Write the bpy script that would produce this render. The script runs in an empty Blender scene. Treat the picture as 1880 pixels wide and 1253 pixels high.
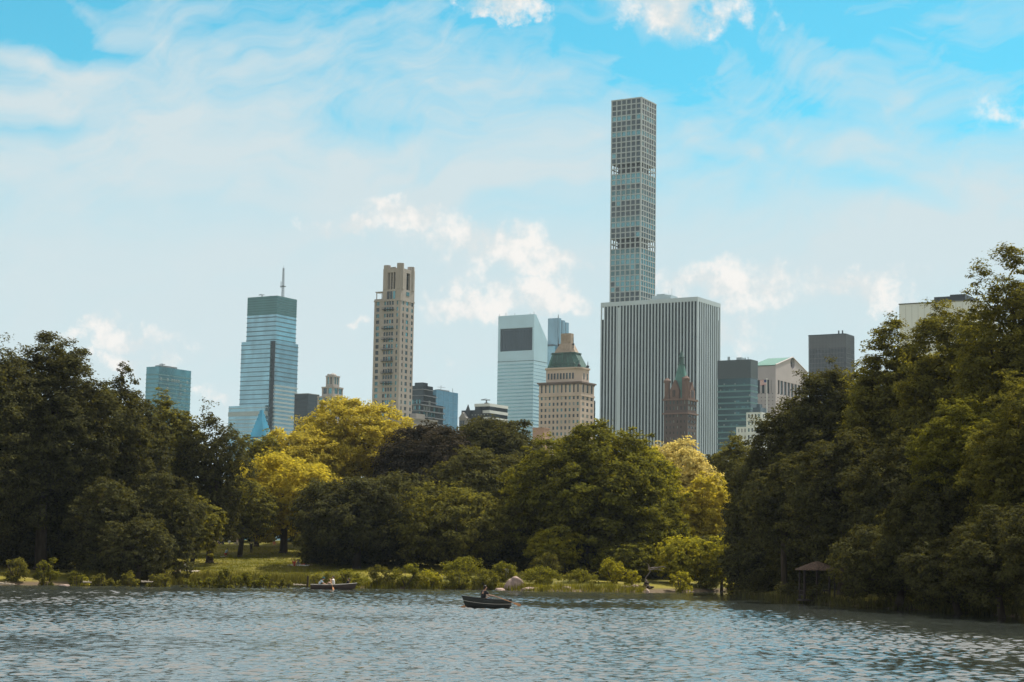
import bpy, math, random
import numpy as np
from mathutils import Vector, Matrix
R = math.radians
rng = np.random.default_rng(7); random.seed(7)
scene = bpy.context.scene
col = scene.collection
# ------------------------------------------------------------------ camera model (pixels of an 1880x1253 picture)
F = 3400.0; PITCH = R(6.75); ROLL = 0.0157; CAMZ = 3.3
_R0 = Vector((1, 0, 0)); _U0 = Vector((0, -math.sin(PITCH), math.cos(PITCH))); FW = Vector((0, math.cos(PITCH), math.sin(PITCH)))
RT = _R0 * math.cos(ROLL) + _U0 * math.sin(ROLL)
UP = _U0 * math.cos(ROLL) - _R0 * math.sin(ROLL)
CAM = Vector((0, 0, CAMZ))
def at(px, py, d):
    v = FW * F + RT * (px - 940) + UP * (626.5 - py)
    return CAM + v * (d / v.y)
def proj(p):
    v = Vector(p) - CAM; w = v.dot(FW)
    return 940 + F * v.dot(RT) / w, 626.5 - F * v.dot(UP) / w
def on_z(px, py, z):
    v = FW * F + RT * (px - 940) + UP * (626.5 - py)
    return CAM + v * ((z - CAMZ) / v.z)
def x_at(px, py, d): return at(px, py, d).x
def hz(px): return 1029 + (px - 940) * ROLL

cd = bpy.data.cameras.new('camera'); cam = bpy.data.objects.new('camera', cd); col.objects.link(cam)
M = Matrix((RT, UP, -FW)).transposed().to_4x4(); M.translation = CAM
cam.matrix_world = M
cd.lens = F / 1880 * 36; cd.sensor_width = 36; cd.clip_end = 60000; cd.clip_start = 0.1
scene.camera = cam
# ------------------------------------------------------------------ materials
def nodes_of(name):
    m = bpy.data.materials.new(name); m.use_nodes = True
    nt = m.node_tree; b = nt.nodes['Principled BSDF']
    return m, nt, b
def mat(name, c, rough=.8, metal=0., var=.25, scale=1.2, bump=0., spec=.3, c2=None, coord='Object', stretch=(1, 1, 1), detail=4):
    """base colour c varied by two noises towards c2"""
    m, nt, b = nodes_of(name); N = nt.nodes; L = nt.links
    tc = N.new('ShaderNodeTexCoord'); mp = N.new('ShaderNodeMapping'); mp.inputs['Scale'].default_value = stretch
    L.new(tc.outputs[coord], mp.inputs[0])
    no = N.new('ShaderNodeTexNoise'); no.inputs['Scale'].default_value = scale; no.inputs['Detail'].default_value = detail
    L.new(mp.outputs[0], no.inputs['Vector'])
    mr = N.new('ShaderNodeMapRange'); mr.inputs[1].default_value = .3; mr.inputs[2].default_value = .7
    L.new(no.outputs['Fac'], mr.inputs[0])
    mx = N.new('ShaderNodeMix'); mx.data_type = 'RGBA'
    c2 = c2 or tuple(x * (1 - var) for x in c)
    mx.inputs[6].default_value = (*c2, 1); mx.inputs[7].default_value = (*c, 1)
    L.new(mr.outputs[0], mx.inputs[0]); L.new(mx.outputs[2], b.inputs['Base Color'])
    b.inputs['Roughness'].default_value = rough; b.inputs['Metallic'].default_value = metal
    b.inputs['Specular IOR Level'].default_value = spec
    if bump:
        bp = N.new('ShaderNodeBump'); bp.inputs['Strength'].default_value = bump; bp.inputs['Distance'].default_value = .2
        L.new(no.outputs['Fac'], bp.inputs['Height']); L.new(bp.outputs[0], b.inputs['Normal'])
    return m
def glass(name, c, rough=.12, metal=.55, scale=.12, var=.35, wob=.02):
    """curtain-wall glass: tinted, reflective, slightly wavy"""
    m = mat(name, c, rough, metal, var, scale, 0, .6, stretch=(1, 1, .35))
    nt = m.node_tree; N = nt.nodes; L = nt.links; b = N['Principled BSDF']
    tc = N.new('ShaderNodeTexCoord'); no = N.new('ShaderNodeTexNoise'); no.inputs['Scale'].default_value = .25
    L.new(tc.outputs['Object'], no.inputs['Vector'])
    bp = N.new('ShaderNodeBump'); bp.inputs['Strength'].default_value = wob * 5; bp.inputs['Distance'].default_value = .3
    L.new(no.outputs['Fac'], bp.inputs['Height']); L.new(bp.outputs[0], b.inputs['Normal'])
    return m
def leafmat(name, c, c2, trans=.45, tcol=None):
    m = bpy.data.materials.new(name); m.use_nodes = True
    nt = m.node_tree; N = nt.nodes; L = nt.links; N.clear()
    out = N.new('ShaderNodeOutputMaterial')
    ge = N.new('ShaderNodeNewGeometry'); tc = N.new('ShaderNodeTexCoord')
    no = N.new('ShaderNodeTexNoise'); no.inputs['Scale'].default_value = .35; no.inputs['Detail'].default_value = 3
    L.new(tc.outputs['Object'], no.inputs['Vector'])
    ad = N.new('ShaderNodeMath'); ad.operation = 'ADD'; L.new(ge.outputs['Random Per Island'], ad.inputs[0]); L.new(no.outputs['Fac'], ad.inputs[1])
    mr = N.new('ShaderNodeMapRange'); mr.inputs[1].default_value = .35; mr.inputs[2].default_value = 1.3; L.new(ad.outputs[0], mr.inputs[0])
    mx = N.new('ShaderNodeMix'); mx.data_type = 'RGBA'; mx.inputs[6].default_value = (*c2, 1); mx.inputs[7].default_value = (*c, 1)
    L.new(mr.outputs[0], mx.inputs[0])
    d = N.new('ShaderNodeBsdfDiffuse')
    t = N.new('ShaderNodeBsdfTranslucent'); ms = N.new('ShaderNodeMixShader'); ms.inputs[0].default_value = trans
    L.new(mx.outputs[2], d.inputs['Color'])
    tm = N.new('ShaderNodeMix'); tm.data_type = 'RGBA'; tm.blend_type = 'MULTIPLY'; tm.inputs[0].default_value = 1
    tm.inputs[7].default_value = (*(tcol or (1.5, 1.35, .5)), 1); L.new(mx.outputs[2], tm.inputs[6])
    L.new(tm.outputs[2], t.inputs['Color'])
    L.new(d.outputs[0], ms.inputs[1]); L.new(t.outputs[0], ms.inputs[2]); L.new(ms.outputs[0], out.inputs[0])
    return m
# ------------------------------------------------------------------ objects
def tag(o, label=None, cat=None, group=None, kind=None):
    if label: o['label'] = label
    if cat: o['category'] = cat
    if group: o['group'] = group
    if kind: o['kind'] = kind
    return o
def empty(name, loc, rz=0):
    o = bpy.data.objects.new(name, None); col.objects.link(o); o.location = loc; o.rotation_euler = (0, 0, rz); o.empty_display_size = .5
    return o
class MB:
    def __init__(s): s.v = []; s.f = []; s.m = []; s.mi = 0
    def box(s, x0, x1, y0, y1, z0, z1):
        i = len(s.v)
        s.v += [(x0, y0, z0), (x1, y0, z0), (x1, y1, z0), (x0, y1, z0), (x0, y0, z1), (x1, y0, z1), (x1, y1, z1), (x0, y1, z1)]
        s.f += [(i, i+3, i+2, i+1), (i+4, i+5, i+6, i+7), (i, i+1, i+5, i+4), (i+1, i+2, i+6, i+5), (i+2, i+3, i+7, i+6), (i+3, i, i+4, i+7)]
        s.m += [s.mi] * 6; return s
    def frus(s, p0, z0, p1, z1):
        """loft polygon p0 at z0 to polygon p1 at z1 (ccw)"""
        i = len(s.v); n = len(p0)
        s.v += [(x, y, z0) for x, y in p0] + [(x, y, z1) for x, y in p1]
        s.f += [tuple(range(i + n - 1, i - 1, -1)), tuple(range(i + n, i + 2 * n))]
        s.f += [(i + k, i + (k + 1) % n, i + n + (k + 1) % n, i + n + k) for k in range(n)]
        s.m += [s.mi] * (n + 2); return s
    def tube(s, a, b, r0, r1=None, n=6):
        r1 = r0 if r1 is None else r1
        a = Vector(a); b = Vector(b); d = (b - a)
        if d.length < 1e-6: return s
        d.normalize(); u = d.orthogonal().normalized(); w = d.cross(u); i = len(s.v)
        for p, r in ((a, r0), (b, r1)):
            for k in range(n):
                t = 2 * math.pi * k / n; s.v.append(tuple(p + u * math.cos(t) * r + w * math.sin(t) * r))
        s.f += [(i + k, i + (k + 1) % n, i + n + (k + 1) % n, i + n + k) for k in range(n)]
        s.f += [tuple(range(i + n - 1, i - 1, -1)), tuple(range(i + n, i + 2 * n))]
        s.m += [s.mi] * (n + 2); return s
    def ell(s, c, r, nu=10, nv=7, rot=None):
        i = len(s.v); c = Vector(c); pts = []
        for a in range(nv + 1):
            th = math.pi * a / nv
            for b in range(nu):
                ph = 2 * math.pi * b / nu
                v = Vector((r[0] * math.sin(th) * math.cos(ph), r[1] * math.sin(th) * math.sin(ph), r[2] * math.cos(th)))
                if rot: v = rot @ v
                s.v.append(tuple(c + v))
        for a in range(nv):
            for b in range(nu):
                s.f.append((i + a * nu + b, i + (a + 1) * nu + b, i + (a + 1) * nu + (b + 1) % nu, i + a * nu + (b + 1) % nu)); s.m.append(s.mi)
        return s
    def raw(s, v, f):
        i = len(s.v); s.v += [tuple(p) for p in v]; s.f += [tuple(i + k for k in q) for q in f]; s.m += [s.mi] * len(f); return s
    def build(s, name, mats, parent=None, smooth=False, label=None):
        me = bpy.data.meshes.new(name); me.from_pydata(s.v, [], s.f)
        if not isinstance(mats, (list, tuple)): mats = [mats]
        for m in mats: me.materials.append(m)
        if len(mats) > 1: me.polygons.foreach_set('material_index', s.m)
        if smooth: me.polygons.foreach_set('use_smooth', [True] * len(s.f))
        me.update()
        o = bpy.data.objects.new(name, me); col.objects.link(o)
        if parent: o.parent = parent
        if label: o['label'] = label
        return o
def rect(x0, x1, y0, y1): return [(x0, y0), (x1, y0), (x1, y1), (x0, y1)]
# ------------------------------------------------------------------ render look
scene.view_settings.view_transform = 'Standard'; scene.view_settings.look = 'None'
scene.view_settings.gamma = 1; scene.view_settings.exposure = 0.62
scene.cycles.volume_bounces = 0; scene.cycles.max_bounces = 4; scene.cycles.transparent_max_bounces = 8
scene.cycles.diffuse_bounces = 3; scene.cycles.glossy_bounces = 2; scene.cycles.transmission_bounces = 2
# ------------------------------------------------------------------ sun and sky
SUN_AZ = R(42); SUN_EL = R(56)      # azimuth measured to the right of the view direction
sdir = Vector((math.sin(SUN_AZ) * math.cos(SUN_EL), math.cos(SUN_AZ) * math.cos(SUN_EL), math.sin(SUN_EL)))
sl = bpy.data.lights.new('sun', 'SUN'); sl.energy = 5.0; sl.angle = R(.5); sl.color = (1, .93, .8)
so = bpy.data.objects.new('sun', sl); col.objects.link(so); so.rotation_euler = sdir.to_track_quat('Z', 'Y').to_euler(); so.location = (60, 20, 80)

world = bpy.data.worlds.new('World'); scene.world = world; world.use_nodes = True
nt = world.node_tree; N = nt.nodes; L = nt.links; N.clear()
def inp(sock, v):
    if isinstance(v, (int, float)): sock.default_value = v
    elif isinstance(v, tuple): sock.default_value = v
    else: L.new(v, sock)
def mth(op, a, b=0., c=None, clamp=False):
    n = N.new('ShaderNodeMath'); n.operation = op; n.use_clamp = clamp; inp(n.inputs[0], a); inp(n.inputs[1], b)
    if c is not None: inp(n.inputs[2], c)
    return n.outputs[0]
def vm(op, a, b):
    n = N.new('ShaderNodeVectorMath'); n.operation = op; inp(n.inputs[0], a); inp(n.inputs[1], b)
    return n.outputs['Value'] if op in ('LENGTH', 'DISTANCE') else n.outputs[0]
def comb(x, y, z=0.):
    n = N.new('ShaderNodeCombineXYZ'); inp(n.inputs[0], x); inp(n.inputs[1], y); inp(n.inputs[2], z); return n.outputs[0]
def ramp(v, a, b, lo=0., hi=1.):
    n = N.new('ShaderNodeMapRange'); n.interpolation_type = 'SMOOTHSTEP'; inp(n.inputs[0], v)
    n.inputs[1].default_value = a; n.inputs[2].default_value = b; n.inputs[3].default_value = lo; n.inputs[4].default_value = hi
    return n.outputs[0]
def noise(vec, scale, detail=5, rough=.55, dist=0.):
    n = N.new('ShaderNodeTexNoise'); n.noise_dimensions = '2D'; L.new(vec, n.inputs['Vector']); n.inputs['Scale'].default_value = scale
    n.inputs['Detail'].default_value = detail; n.inputs['Roughness'].default_value = rough; n.inputs['Distortion'].default_value = dist
    return n.outputs['Fac']
def mixc(f, a, b):
    n = N.new('ShaderNodeMix'); n.data_type = 'RGBA'; inp(n.inputs[0], f); inp(n.inputs[6], a); inp(n.inputs[7], b); return n.outputs[2]
sky = N.new('ShaderNodeTexSky'); sky.sky_type = 'NISHITA'; sky.sun_disc = False
sky.sun_elevation = SUN_EL; sky.sun_rotation = SUN_AZ
sky.air_density = 1.0; sky.dust_density = .6; sky.ozone_density = 1.6; sky.altitude = 50
tc = N.new('ShaderNodeTexCoord'); dirv = tc.outputs['Generated']
sp = N.new('ShaderNodeSeparateXYZ'); L.new(dirv, sp.inputs[0])
yy = mth('MAXIMUM', sp.outputs[1], .05)
u = mth('DIVIDE', sp.outputs[0], yy); v = mth('DIVIDE', sp.outputs[2], yy)
uv = comb(u, v)
def pv(px, py):
    w = FW * F + RT * (px - 940) + UP * (626.5 - py); return w.x / w.y, w.z / w.y
ahead = ramp(sp.outputs[1], .1, .5)
_sp = {}
def space(src, key, ang, asp):
    """coordinates turned by ang and squeezed so that clouds of that slant and aspect are discs"""
    if (key, ang, asp) not in _sp:
        c_, s_ = math.cos(R(ang)), math.sin(R(ang))
        n1 = N.new('ShaderNodeVectorMath'); n1.operation = 'DOT_PRODUCT'; L.new(src, n1.inputs[0]); n1.inputs[1].default_value = (c_, s_, 0)
        n2 = N.new('ShaderNodeVectorMath'); n2.operation = 'DOT_PRODUCT'; L.new(src, n2.inputs[0]); n2.inputs[1].default_value = (-s_ * asp, c_ * asp, 0)
        _sp[key, ang, asp] = comb(n1.outputs['Value'], n2.outputs['Value'])
    return _sp[key, ang, asp]
def blob(px, py, rx, ry, tilt=0., wob=None, key='b', angs=(-13, 8), asp=4.5, st=1.):
    """soft cloud bank in the direction of that pixel; rx, ry in pixels"""
    cx, cy = pv(px, py); ang = min(angs, key=lambda q: abs(q - tilt)); c_, s_ = math.cos(R(ang)), math.sin(R(ang))
    r_ = math.sqrt(rx * ry * asp) / F
    dd = vm('DISTANCE', space(wob or uv, key, ang, asp), (cx * c_ + cy * s_, (-cx * s_ + cy * c_) * asp, 0))
    return mth('MULTIPLY_ADD', dd, -1.1 * st / r_, 1.2 * st, clamp=True)
def mx(*a):
    r = a[0]
    for b in a[1:]: r = mth('MAXIMUM', r, b)
    return r
# warped coordinates give ragged edges
nz = N.new('ShaderNodeTexNoise'); nz.noise_dimensions = '2D'; L.new(uv, nz.inputs['Vector']); nz.inputs['Scale'].default_value = 30; nz.inputs['Detail'].default_value = 5; nz.inputs['Roughness'].default_value = .62
wob = vm('ADD', uv, vm('MULTIPLY', vm('SUBTRACT', nz.outputs['Color'], (.5, .5, .5)), (.07, .042, 0)))
nz2 = N.new('ShaderNodeTexNoise'); nz2.noise_dimensions = '2D'; L.new(uv, nz2.inputs['Vector']); nz2.inputs['Scale'].default_value = 7; nz2.inputs['Detail'].default_value = 3; nz2.inputs['Roughness'].default_value = .6
wob2 = vm('ADD', uv, vm('MULTIPLY', vm('SUBTRACT', nz2.outputs['Color'], (.5, .5, .5)), (.17, .06, 0)))
def streak(tilt, sx, sy, scale, detail=7):
    m = N.new('ShaderNodeMapping'); m.vector_type = 'TEXTURE'; L.new(wob2, m.inputs[0]); m.inputs['Rotation'].default_value = (0, 0, R(tilt)); m.inputs['Scale'].default_value = (sx, sy, 1)
    return noise(m.outputs[0], scale, detail, .62)
# thin veil: rises towards the horizon, torn by streaks, with banks and blue holes where the photograph has them
veil = mth('MAXIMUM', ramp(v, .33, .17, .02, .98), ramp(v, .30, .38, 0., 1.3))  # second ramp: unseen cloud closed in overhead to whiten the lake's reflections
def grp(lst, w_, key, **k):
    return mx(*[blob(a, b, c, d, t, w_, key, st=s_, **k) for a, b, c, d, t, s_ in lst])
banks = grp([(360, 205, 290, 66, 12, .86), (30, 105, 110, 60, -13, .8), (100, 420, 760, 190, 8, .86), (820, 350, 560, 120, 8, 1.), (1330, 270, 420, 105, -13, .9), (1560, 110, 460, 60, -13, .5),
             (1160, 35, 330, 64, -13, .7), (1500, 480, 760, 130, 8, 1.), (480, 60, 260, 60, 8, .36)], wob2, 'b')
holes = grp([(690, 228, 330, 42, 8, .4), (1660, 352, 240, 44, -13, .22), (40, 245, 150, 40, 8, .4), (1540, 195, 250, 40, -13, .5), (140, 60, 150, 70, -13, .7)], wob2, 'b')
s1 = streak(17, 3.2, 1, 9, 7); s2 = streak(-12, 2.8, 1, 20, 5); s3 = streak(28, 4, 1, 30, 6)
st = mth('ADD', mth('ADD', mth('MULTIPLY', mth('SUBTRACT', s1, .5), 2.1), mth('MULTIPLY', mth('SUBTRACT', s2, .5), 1.3)), mth('MULTIPLY', mth('SUBTRACT', s3, .5), 1.5))
cover = mth('ADD', mx(veil, banks), mth('MULTIPLY', st, ramp(v, .15, .27, .10, 1.)))
cover = mth('SUBTRACT', cover, holes, clamp=True)
cover = mth('MULTIPLY', mth('POWER', cover, .85), .97)
# the sky behind the camera: unseen bright cloud layer, added to light the facades
fl = mth('ADD', mth('ABSOLUTE', sp.outputs[2]), .12)
pl = comb(mth('DIVIDE', sp.outputs[0], fl), mth('DIVIDE', sp.outputs[1], fl))
back = ramp(noise(pl, 1.1, 3, .6), .25, .6, .55, 1.)
cover = mth('ADD', mth('MULTIPLY', cover, ahead), mth('MULTIPLY', back, mth('SUBTRACT', 1., ahead)))
# puffy clouds
cu = grp([(765, 398, 125, 42, 0, 1.), (640, 420, 95, 38, 0, 1.), (905, 450, 190, 62, 0, 1.), (1010, 482, 100, 40, 0, .9), (850, 548, 160, 34, 0, 1.), (1000, 548, 160, 38, 0, .95), (1340, 520, 190, 60, 0, 1.), (1290, 600, 150, 56, 0, .85),
          (1570, 528, 160, 44, 0, 1.), (225, 612, 110, 34, 0, 1.), (235, 664, 90, 28, 0, .9), (650, 592, 34, 22, 0, .7), (805, 660, 75, 24, 0, .6), (430, 735, 50, 20, 0, .6), (1245, 14, 210, 54, 0, 1.), (940, 10, 75, 40, 0, 1.), (1850, 208, 130, 44, 0, .34)], wob, 'c', angs=(-4,), asp=2.7)
cushade = noise(uv, 38, 6, .62)
cumask = mth('MULTIPLY', ramp(mth('ADD', cu, mth('MULTIPLY', mth('SUBTRACT', cushade, .5), 2.4)), .05, 1.05), mth('MINIMUM', mth('MULTIPLY', cu, 3.), 1.))
cumask = mth('MULTIPLY', cumask, ahead)
tint = N.new('ShaderNodeMix'); tint.data_type = 'RGBA'; tint.blend_type = 'MULTIPLY'; tint.inputs[0].default_value = 1
L.new(sky.outputs[0], tint.inputs[6]); tint.inputs[7].default_value = SKYTINT = (.26, 1.10, 1.05, 1)
VEIL = (5.0, 5.8, 6.05, 1); CUMA = (7.5, 7.15, 6.8, 1); CUMB = (5.7, 6.0, 6.0, 1)
c = mixc(cover, tint.outputs[2], mixc(ahead, (6.6, 6.5, 6.3, 1), mixc(ramp(v, .31, .42), VEIL, (8.2, 8.0, 7.6, 1))))  # unseen sky overhead and behind gets brighter whites to light lake and facades
c = mixc(mth('MULTIPLY', cumask, .95), c, mixc(ramp(cushade, .4, .62), CUMB, CUMA))
bg = N.new('ShaderNodeBackground'); L.new(c, bg.inputs[0]); bg.inputs[1].default_value = .085
world.cycles.sampling_method = 'MANUAL'; world.cycles.sample_map_resolution = 256
wo = N.new('ShaderNodeOutputWorld'); L.new(bg.outputs[0], wo.inputs[0])
# ------------------------------------------------------------------ ground and lake
shore_px = [(-900, 1064), (-400, 1070), (0, 1074), (150, 1074), (330, 1073), (560, 1077), (700, 1081), (900, 1083), (1000, 1086), (1180, 1088), (1335, 1086), (1352, 1094), (1450, 1106), (1600, 1116), (1750, 1124), (1900, 1136), (2150, 1165)]
shore = [on_z(px, py, 0).xy[:] for px, py in shore_px]
lake = list(shore) + [(38.5, 60), (34, 22), (22, 3), (-10, 1.2), (-60, 0), (-120, 20), (-190, 90), (-190, 150)]
LK = np.array(lake)
def sdist(X, Y):
    """signed distance to the lake outline, positive on land"""
    P = np.stack([X.ravel(), Y.ravel()], 1); best = np.full(len(P), 1e18); ins = np.zeros(len(P), bool); n = len(LK)
    for i in range(n):
        a = LK[i]; b = LK[(i + 1) % n]; ab = b - a
        t = np.clip(((P - a) @ ab) / (ab @ ab), 0, 1); q = a + t[:, None] * ab
        best = np.minimum(best, ((P - q) ** 2).sum(1))
        cr = ((a[1] > P[:, 1]) != (b[1] > P[:, 1])) & (P[:, 0] < (b[0] - a[0]) * (P[:, 1] - a[1]) / (b[1] - a[1] + 1e-12) + a[0])
        ins ^= cr
    d = np.sqrt(best); return np.where(ins, -d, d).reshape(X.shape)
def height(X, Y):
    s = sdist(X, Y)
    z = np.interp(s, [-8, -1, 0, .8, 4, 12, 60, 78, 110, 400], [-1.6, -.45, -.12, .22, .7, 1.2, 3.7, 5.1, 6., 6.])
    w = np.sin(X * .31 + 1.3) * np.sin(Y * .23) * .18 + np.sin(X * .83) * np.cos(Y * .71 + X * .4) * .07
    return z + w * np.clip(s / 8, 0, 1) * np.clip((900 - s) / 500, 0, 1)
def gz(x, y): return float(height(np.array([float(x)]), np.array([float(y)]))[0])
ax = np.concatenate([-np.geomspace(9000, 170, 26), np.arange(-160, 161, 1.6), np.geomspace(170, 9000, 26)])
ay = np.concatenate([-np.geomspace(9000, 30, 22), np.arange(-20, 341, 1.8), np.geomspace(350, 9000, 26)])
X, Y = np.meshgrid(ax, ay); Z = height(X, Y)
nv = X.size; nx = len(ax); ny = len(ay)
idx = np.arange(nv).reshape(ny, nx)
quads = np.stack([idx[:-1, :-1], idx[:-1, 1:], idx[1:, 1:], idx[1:, :-1]], -1).reshape(-1, 4)
def np_mesh(name, co, quads, smooth=False, mats=(), nn=4):
    me = bpy.data.meshes.new(name); me.vertices.add(len(co)); me.vertices.foreach_set('co', np.ascontiguousarray(co, dtype=np.float32).ravel())
    k = len(quads); me.loops.add(k * nn); me.loops.foreach_set('vertex_index', np.ascontiguousarray(quads, dtype=np.int32).ravel())
    me.polygons.add(k); me.polygons.foreach_set('loop_start', np.arange(0, k * nn, nn, dtype=np.int32))
    if smooth: me.polygons.foreach_set('use_smooth', np.ones(k, bool))
    for m in mats: me.materials.append(m)
    me.update(calc_edges=True)
    return me
# ground material: grass with worn, mossy and bare patches; mud at the water's edge
gm, nt, b = nodes_of('grass and soil'); N = nt.nodes; L = nt.links
tc = N.new('ShaderNodeTexCoord'); 
def gn(scale, det=5):
    n = N.new('ShaderNodeTexNoise'); L.new(tc.outputs['Object'], n.inputs['Vector']); n.inputs['Scale'].default_value = scale; n.inputs['Detail'].default_value = det; return n.outputs['Fac']
mA = mixc(ramp(gn(.09), .38, .62), (.085, .085, .016, 1), (.17, .145, .022, 1))
mB = mixc(ramp(gn(1.7), .45, .75), mA, (.07, .07, .016, 1))
mB = mixc(ramp(gn(.35, 3), .58, .72), mB, (.20, .165, .06, 1))
ge = N.new('ShaderNodeNewGeometry'); sx = N.new('ShaderNodeSeparateXYZ'); L.new(ge.outputs['Position'], sx.inputs[0])
mud = ramp(sx.outputs[2], .5, .15)
mC = mixc(mud, mB, (.10, .075, .05, 1)); L.new(mC, b.inputs['Base Color']); b.inputs['Roughness'].default_value = .95; b.inputs['Specular IOR Level'].default_value = .1
bp = N.new('ShaderNodeBump'); bp.inputs['Strength'].default_value = .8; bp.inputs['Distance'].default_value = .12; L.new(gn(3.5), bp.inputs['Height']); L.new(bp.outputs[0], b.inputs['Normal'])
g = bpy.data.objects.new('ground', np_mesh('ground', np.stack([X.ravel(), Y.ravel(), Z.ravel()], 1), quads, True, [gm])); col.objects.link(g)
tag(g, kind='structure')
WAVE = .043
wm = bpy.data.materials.new('lake water'); wm.use_nodes = True; nt = wm.node_tree; N = nt.nodes; L = nt.links
b = N['Principled BSDF']; b.inputs['Base Color'].default_value = (.035, .042, .038, 1); b.inputs['Roughness'].default_value = .03; b.inputs['IOR'].default_value = 2.8; b.inputs['Specular IOR Level'].default_value = .5
tc = N.new('ShaderNodeTexCoord')
def wn(sx, sy, scale, det, rot=0, rough=.55):
    m = N.new('ShaderNodeMapping'); L.new(tc.outputs['Object'], m.inputs[0]); m.inputs['Scale'].default_value = (sx, sy, 1); m.inputs['Rotation'].default_value = (0, 0, R(rot))
    n = N.new('ShaderNodeTexNoise'); n.noise_dimensions = '2D'; L.new(m.outputs[0], n.inputs['Vector']); n.inputs['Scale'].default_value = scale; n.inputs['Detail'].default_value = det; n.inputs['Roughness'].default_value = rough; return n.outputs['Fac']
big = wn(.4, 1, .05, 3, 6)                  # gusts: smooth and ruffled patches
gust = ramp(big, .35, .65, .5, 1.1)
at_ = N.new('ShaderNodeAttribute'); at_.attribute_name = 'open_water'
amp = mth('MULTIPLY', gust, at_.outputs['Fac'])
h = mth('MULTIPLY', mth('ADD', mth('MULTIPLY', wn(.55, 1, 2.2, 2, 5), .03), mth('MULTIPLY', wn(.6, 1, 6, 2, -12), .012)), amp)
bp = N.new('ShaderNodeBump'); bp.inputs['Strength'].default_value = 1.; bp.inputs['Distance'].default_value = 1.; L.new(h, bp.inputs['Height']); L.new(bp.outputs[0], b.inputs['Normal'])
# the wind waves themselves are modelled: a sum of travelling ripples, finer rows where the lake is closest to the terrace
def grow(a, b_, s0, s1):
    out = [a]
    while out[-1] < b_: out.append(out[-1] + s0 + (s1 - s0) * (out[-1] - a) / (b_ - a))
    return np.array(out)
gx = np.concatenate([np.arange(-230, -62, 6), np.arange(-60, 56, .11), [60, 64]]); gy = np.concatenate([np.arange(-6, 40, 4), grow(40, 215, .085, .24), [222, 230, 240, 260, 300]]); XX, YY = np.meshgrid(gx, gy); nxw = len(gx); nyw = len(gy)
ii = np.arange(XX.size).reshape(nyw, nxw); q = np.stack([ii[:-1, :-1], ii[:-1, 1:], ii[1:, 1:], ii[1:, :-1]], -1).reshape(-1, 4)
cgx = np.arange(-230, 66, 2.); cgy = np.arange(-6, 302, 2.); CX, CY = np.meshgrid(cgx, cgy); sdc = -sdist(CX, CY)
ix = np.clip((gx + 230) / 2, 0, len(cgx) - 1.001); iy = np.clip((gy + 6) / 2, 0, len(cgy) - 1.001); i0 = ix.astype(int); j0 = iy.astype(int); fx_ = ix - i0; fy_ = (iy - j0)[:, None]
sdw = (sdc[j0][:, i0] * (1 - fx_) + sdc[j0][:, i0 + 1] * fx_) * (1 - fy_) + (sdc[j0 + 1][:, i0] * (1 - fx_) + sdc[j0 + 1][:, i0 + 1] * fx_) * fy_
lee = np.clip((sdw - 1.5) / np.where(XX > 12, 17, 4), 0, 1) ** .8        # the banks shelter the water next to them
row = np.interp(gy, [40, 215], [.085, .24])[:, None]
W = np.zeros_like(XX)
G = .78 + .34 * np.sin(XX * .045 + YY * .11 + 1.) * np.sin(YY * .06 - XX * .02) + .22 * np.sin(XX * .13 - YY * .05 + 2.) * np.sin(YY * .17)
for k in range(70):
    lam = .22 * (1.25 / .22) ** rng.random(); th = rng.normal() * .8 + .12; kk = 2 * math.pi / lam; ph = rng.random() * 6.28
    amp_ = WAVE * lam / kk ** .0 * .16 * np.clip(lam / (2.4 * row) - .8, 0, 1)
    W += amp_ * np.sin(kk * (XX * math.sin(th) + YY * math.cos(th)) + ph + .6 * np.sin(XX * .21 * (k % 5 + 1) * .3 + ph) + .5 * np.sin(YY * .13 * (k % 3 + 1) + ph))
W *= np.clip(G, .4, 1.25) * (.1 + .9 * lee) * np.clip((YY - 36) / 6, 0, 1)
wme = np_mesh('lake_water', np.stack([XX.ravel(), YY.ravel(), W.ravel()], 1), q, True, [wm])
atr = wme.attributes.new('open_water', 'FLOAT', 'POINT'); atr.data.foreach_set('value', (.12 + .88 * lee).ravel().astype(np.float32))
w = bpy.data.objects.new('lake_water', wme); col.objects.link(w); tag(w, kind='structure')

# ------------------------------------------------------------------ trees
LM = {
 'yellow': leafmat('yellow leaves', (.44, .365, .06), (.19, .17, .035), .5, (1.35, 1.28, .8)),
 'pale': leafmat('pale gold leaves', (.56, .47, .17), (.29, .26, .09), .45, (1.3, 1.2, .9)),
 'gold': leafmat('golden green leaves', (.42, .35, .05), (.18, .165, .025), .5, (1.4, 1.3, .7)),
 'olive': leafmat('olive leaves', (.16, .155, .035), (.04, .04, .024), .4),
 'green': leafmat('green leaves', (.16, .16, .026), (.038, .038, .02), .4),
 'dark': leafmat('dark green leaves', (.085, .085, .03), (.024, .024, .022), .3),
 'copper': leafmat('copper brown leaves', (.055, .046, .03), (.028, .024, .022), .2),
 'russet': leafmat('russet green leaves', (.10, .098, .03), (.034, .033, .022), .3),
 'bright': leafmat('bright spring leaves', (.28, .265, .035), (.12, .125, .02), .5),
}
bark = mat('bark', (.075, .058, .045), .95, 0, .5, 3, .6, .1, stretch=(1, 1, .25))
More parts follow.
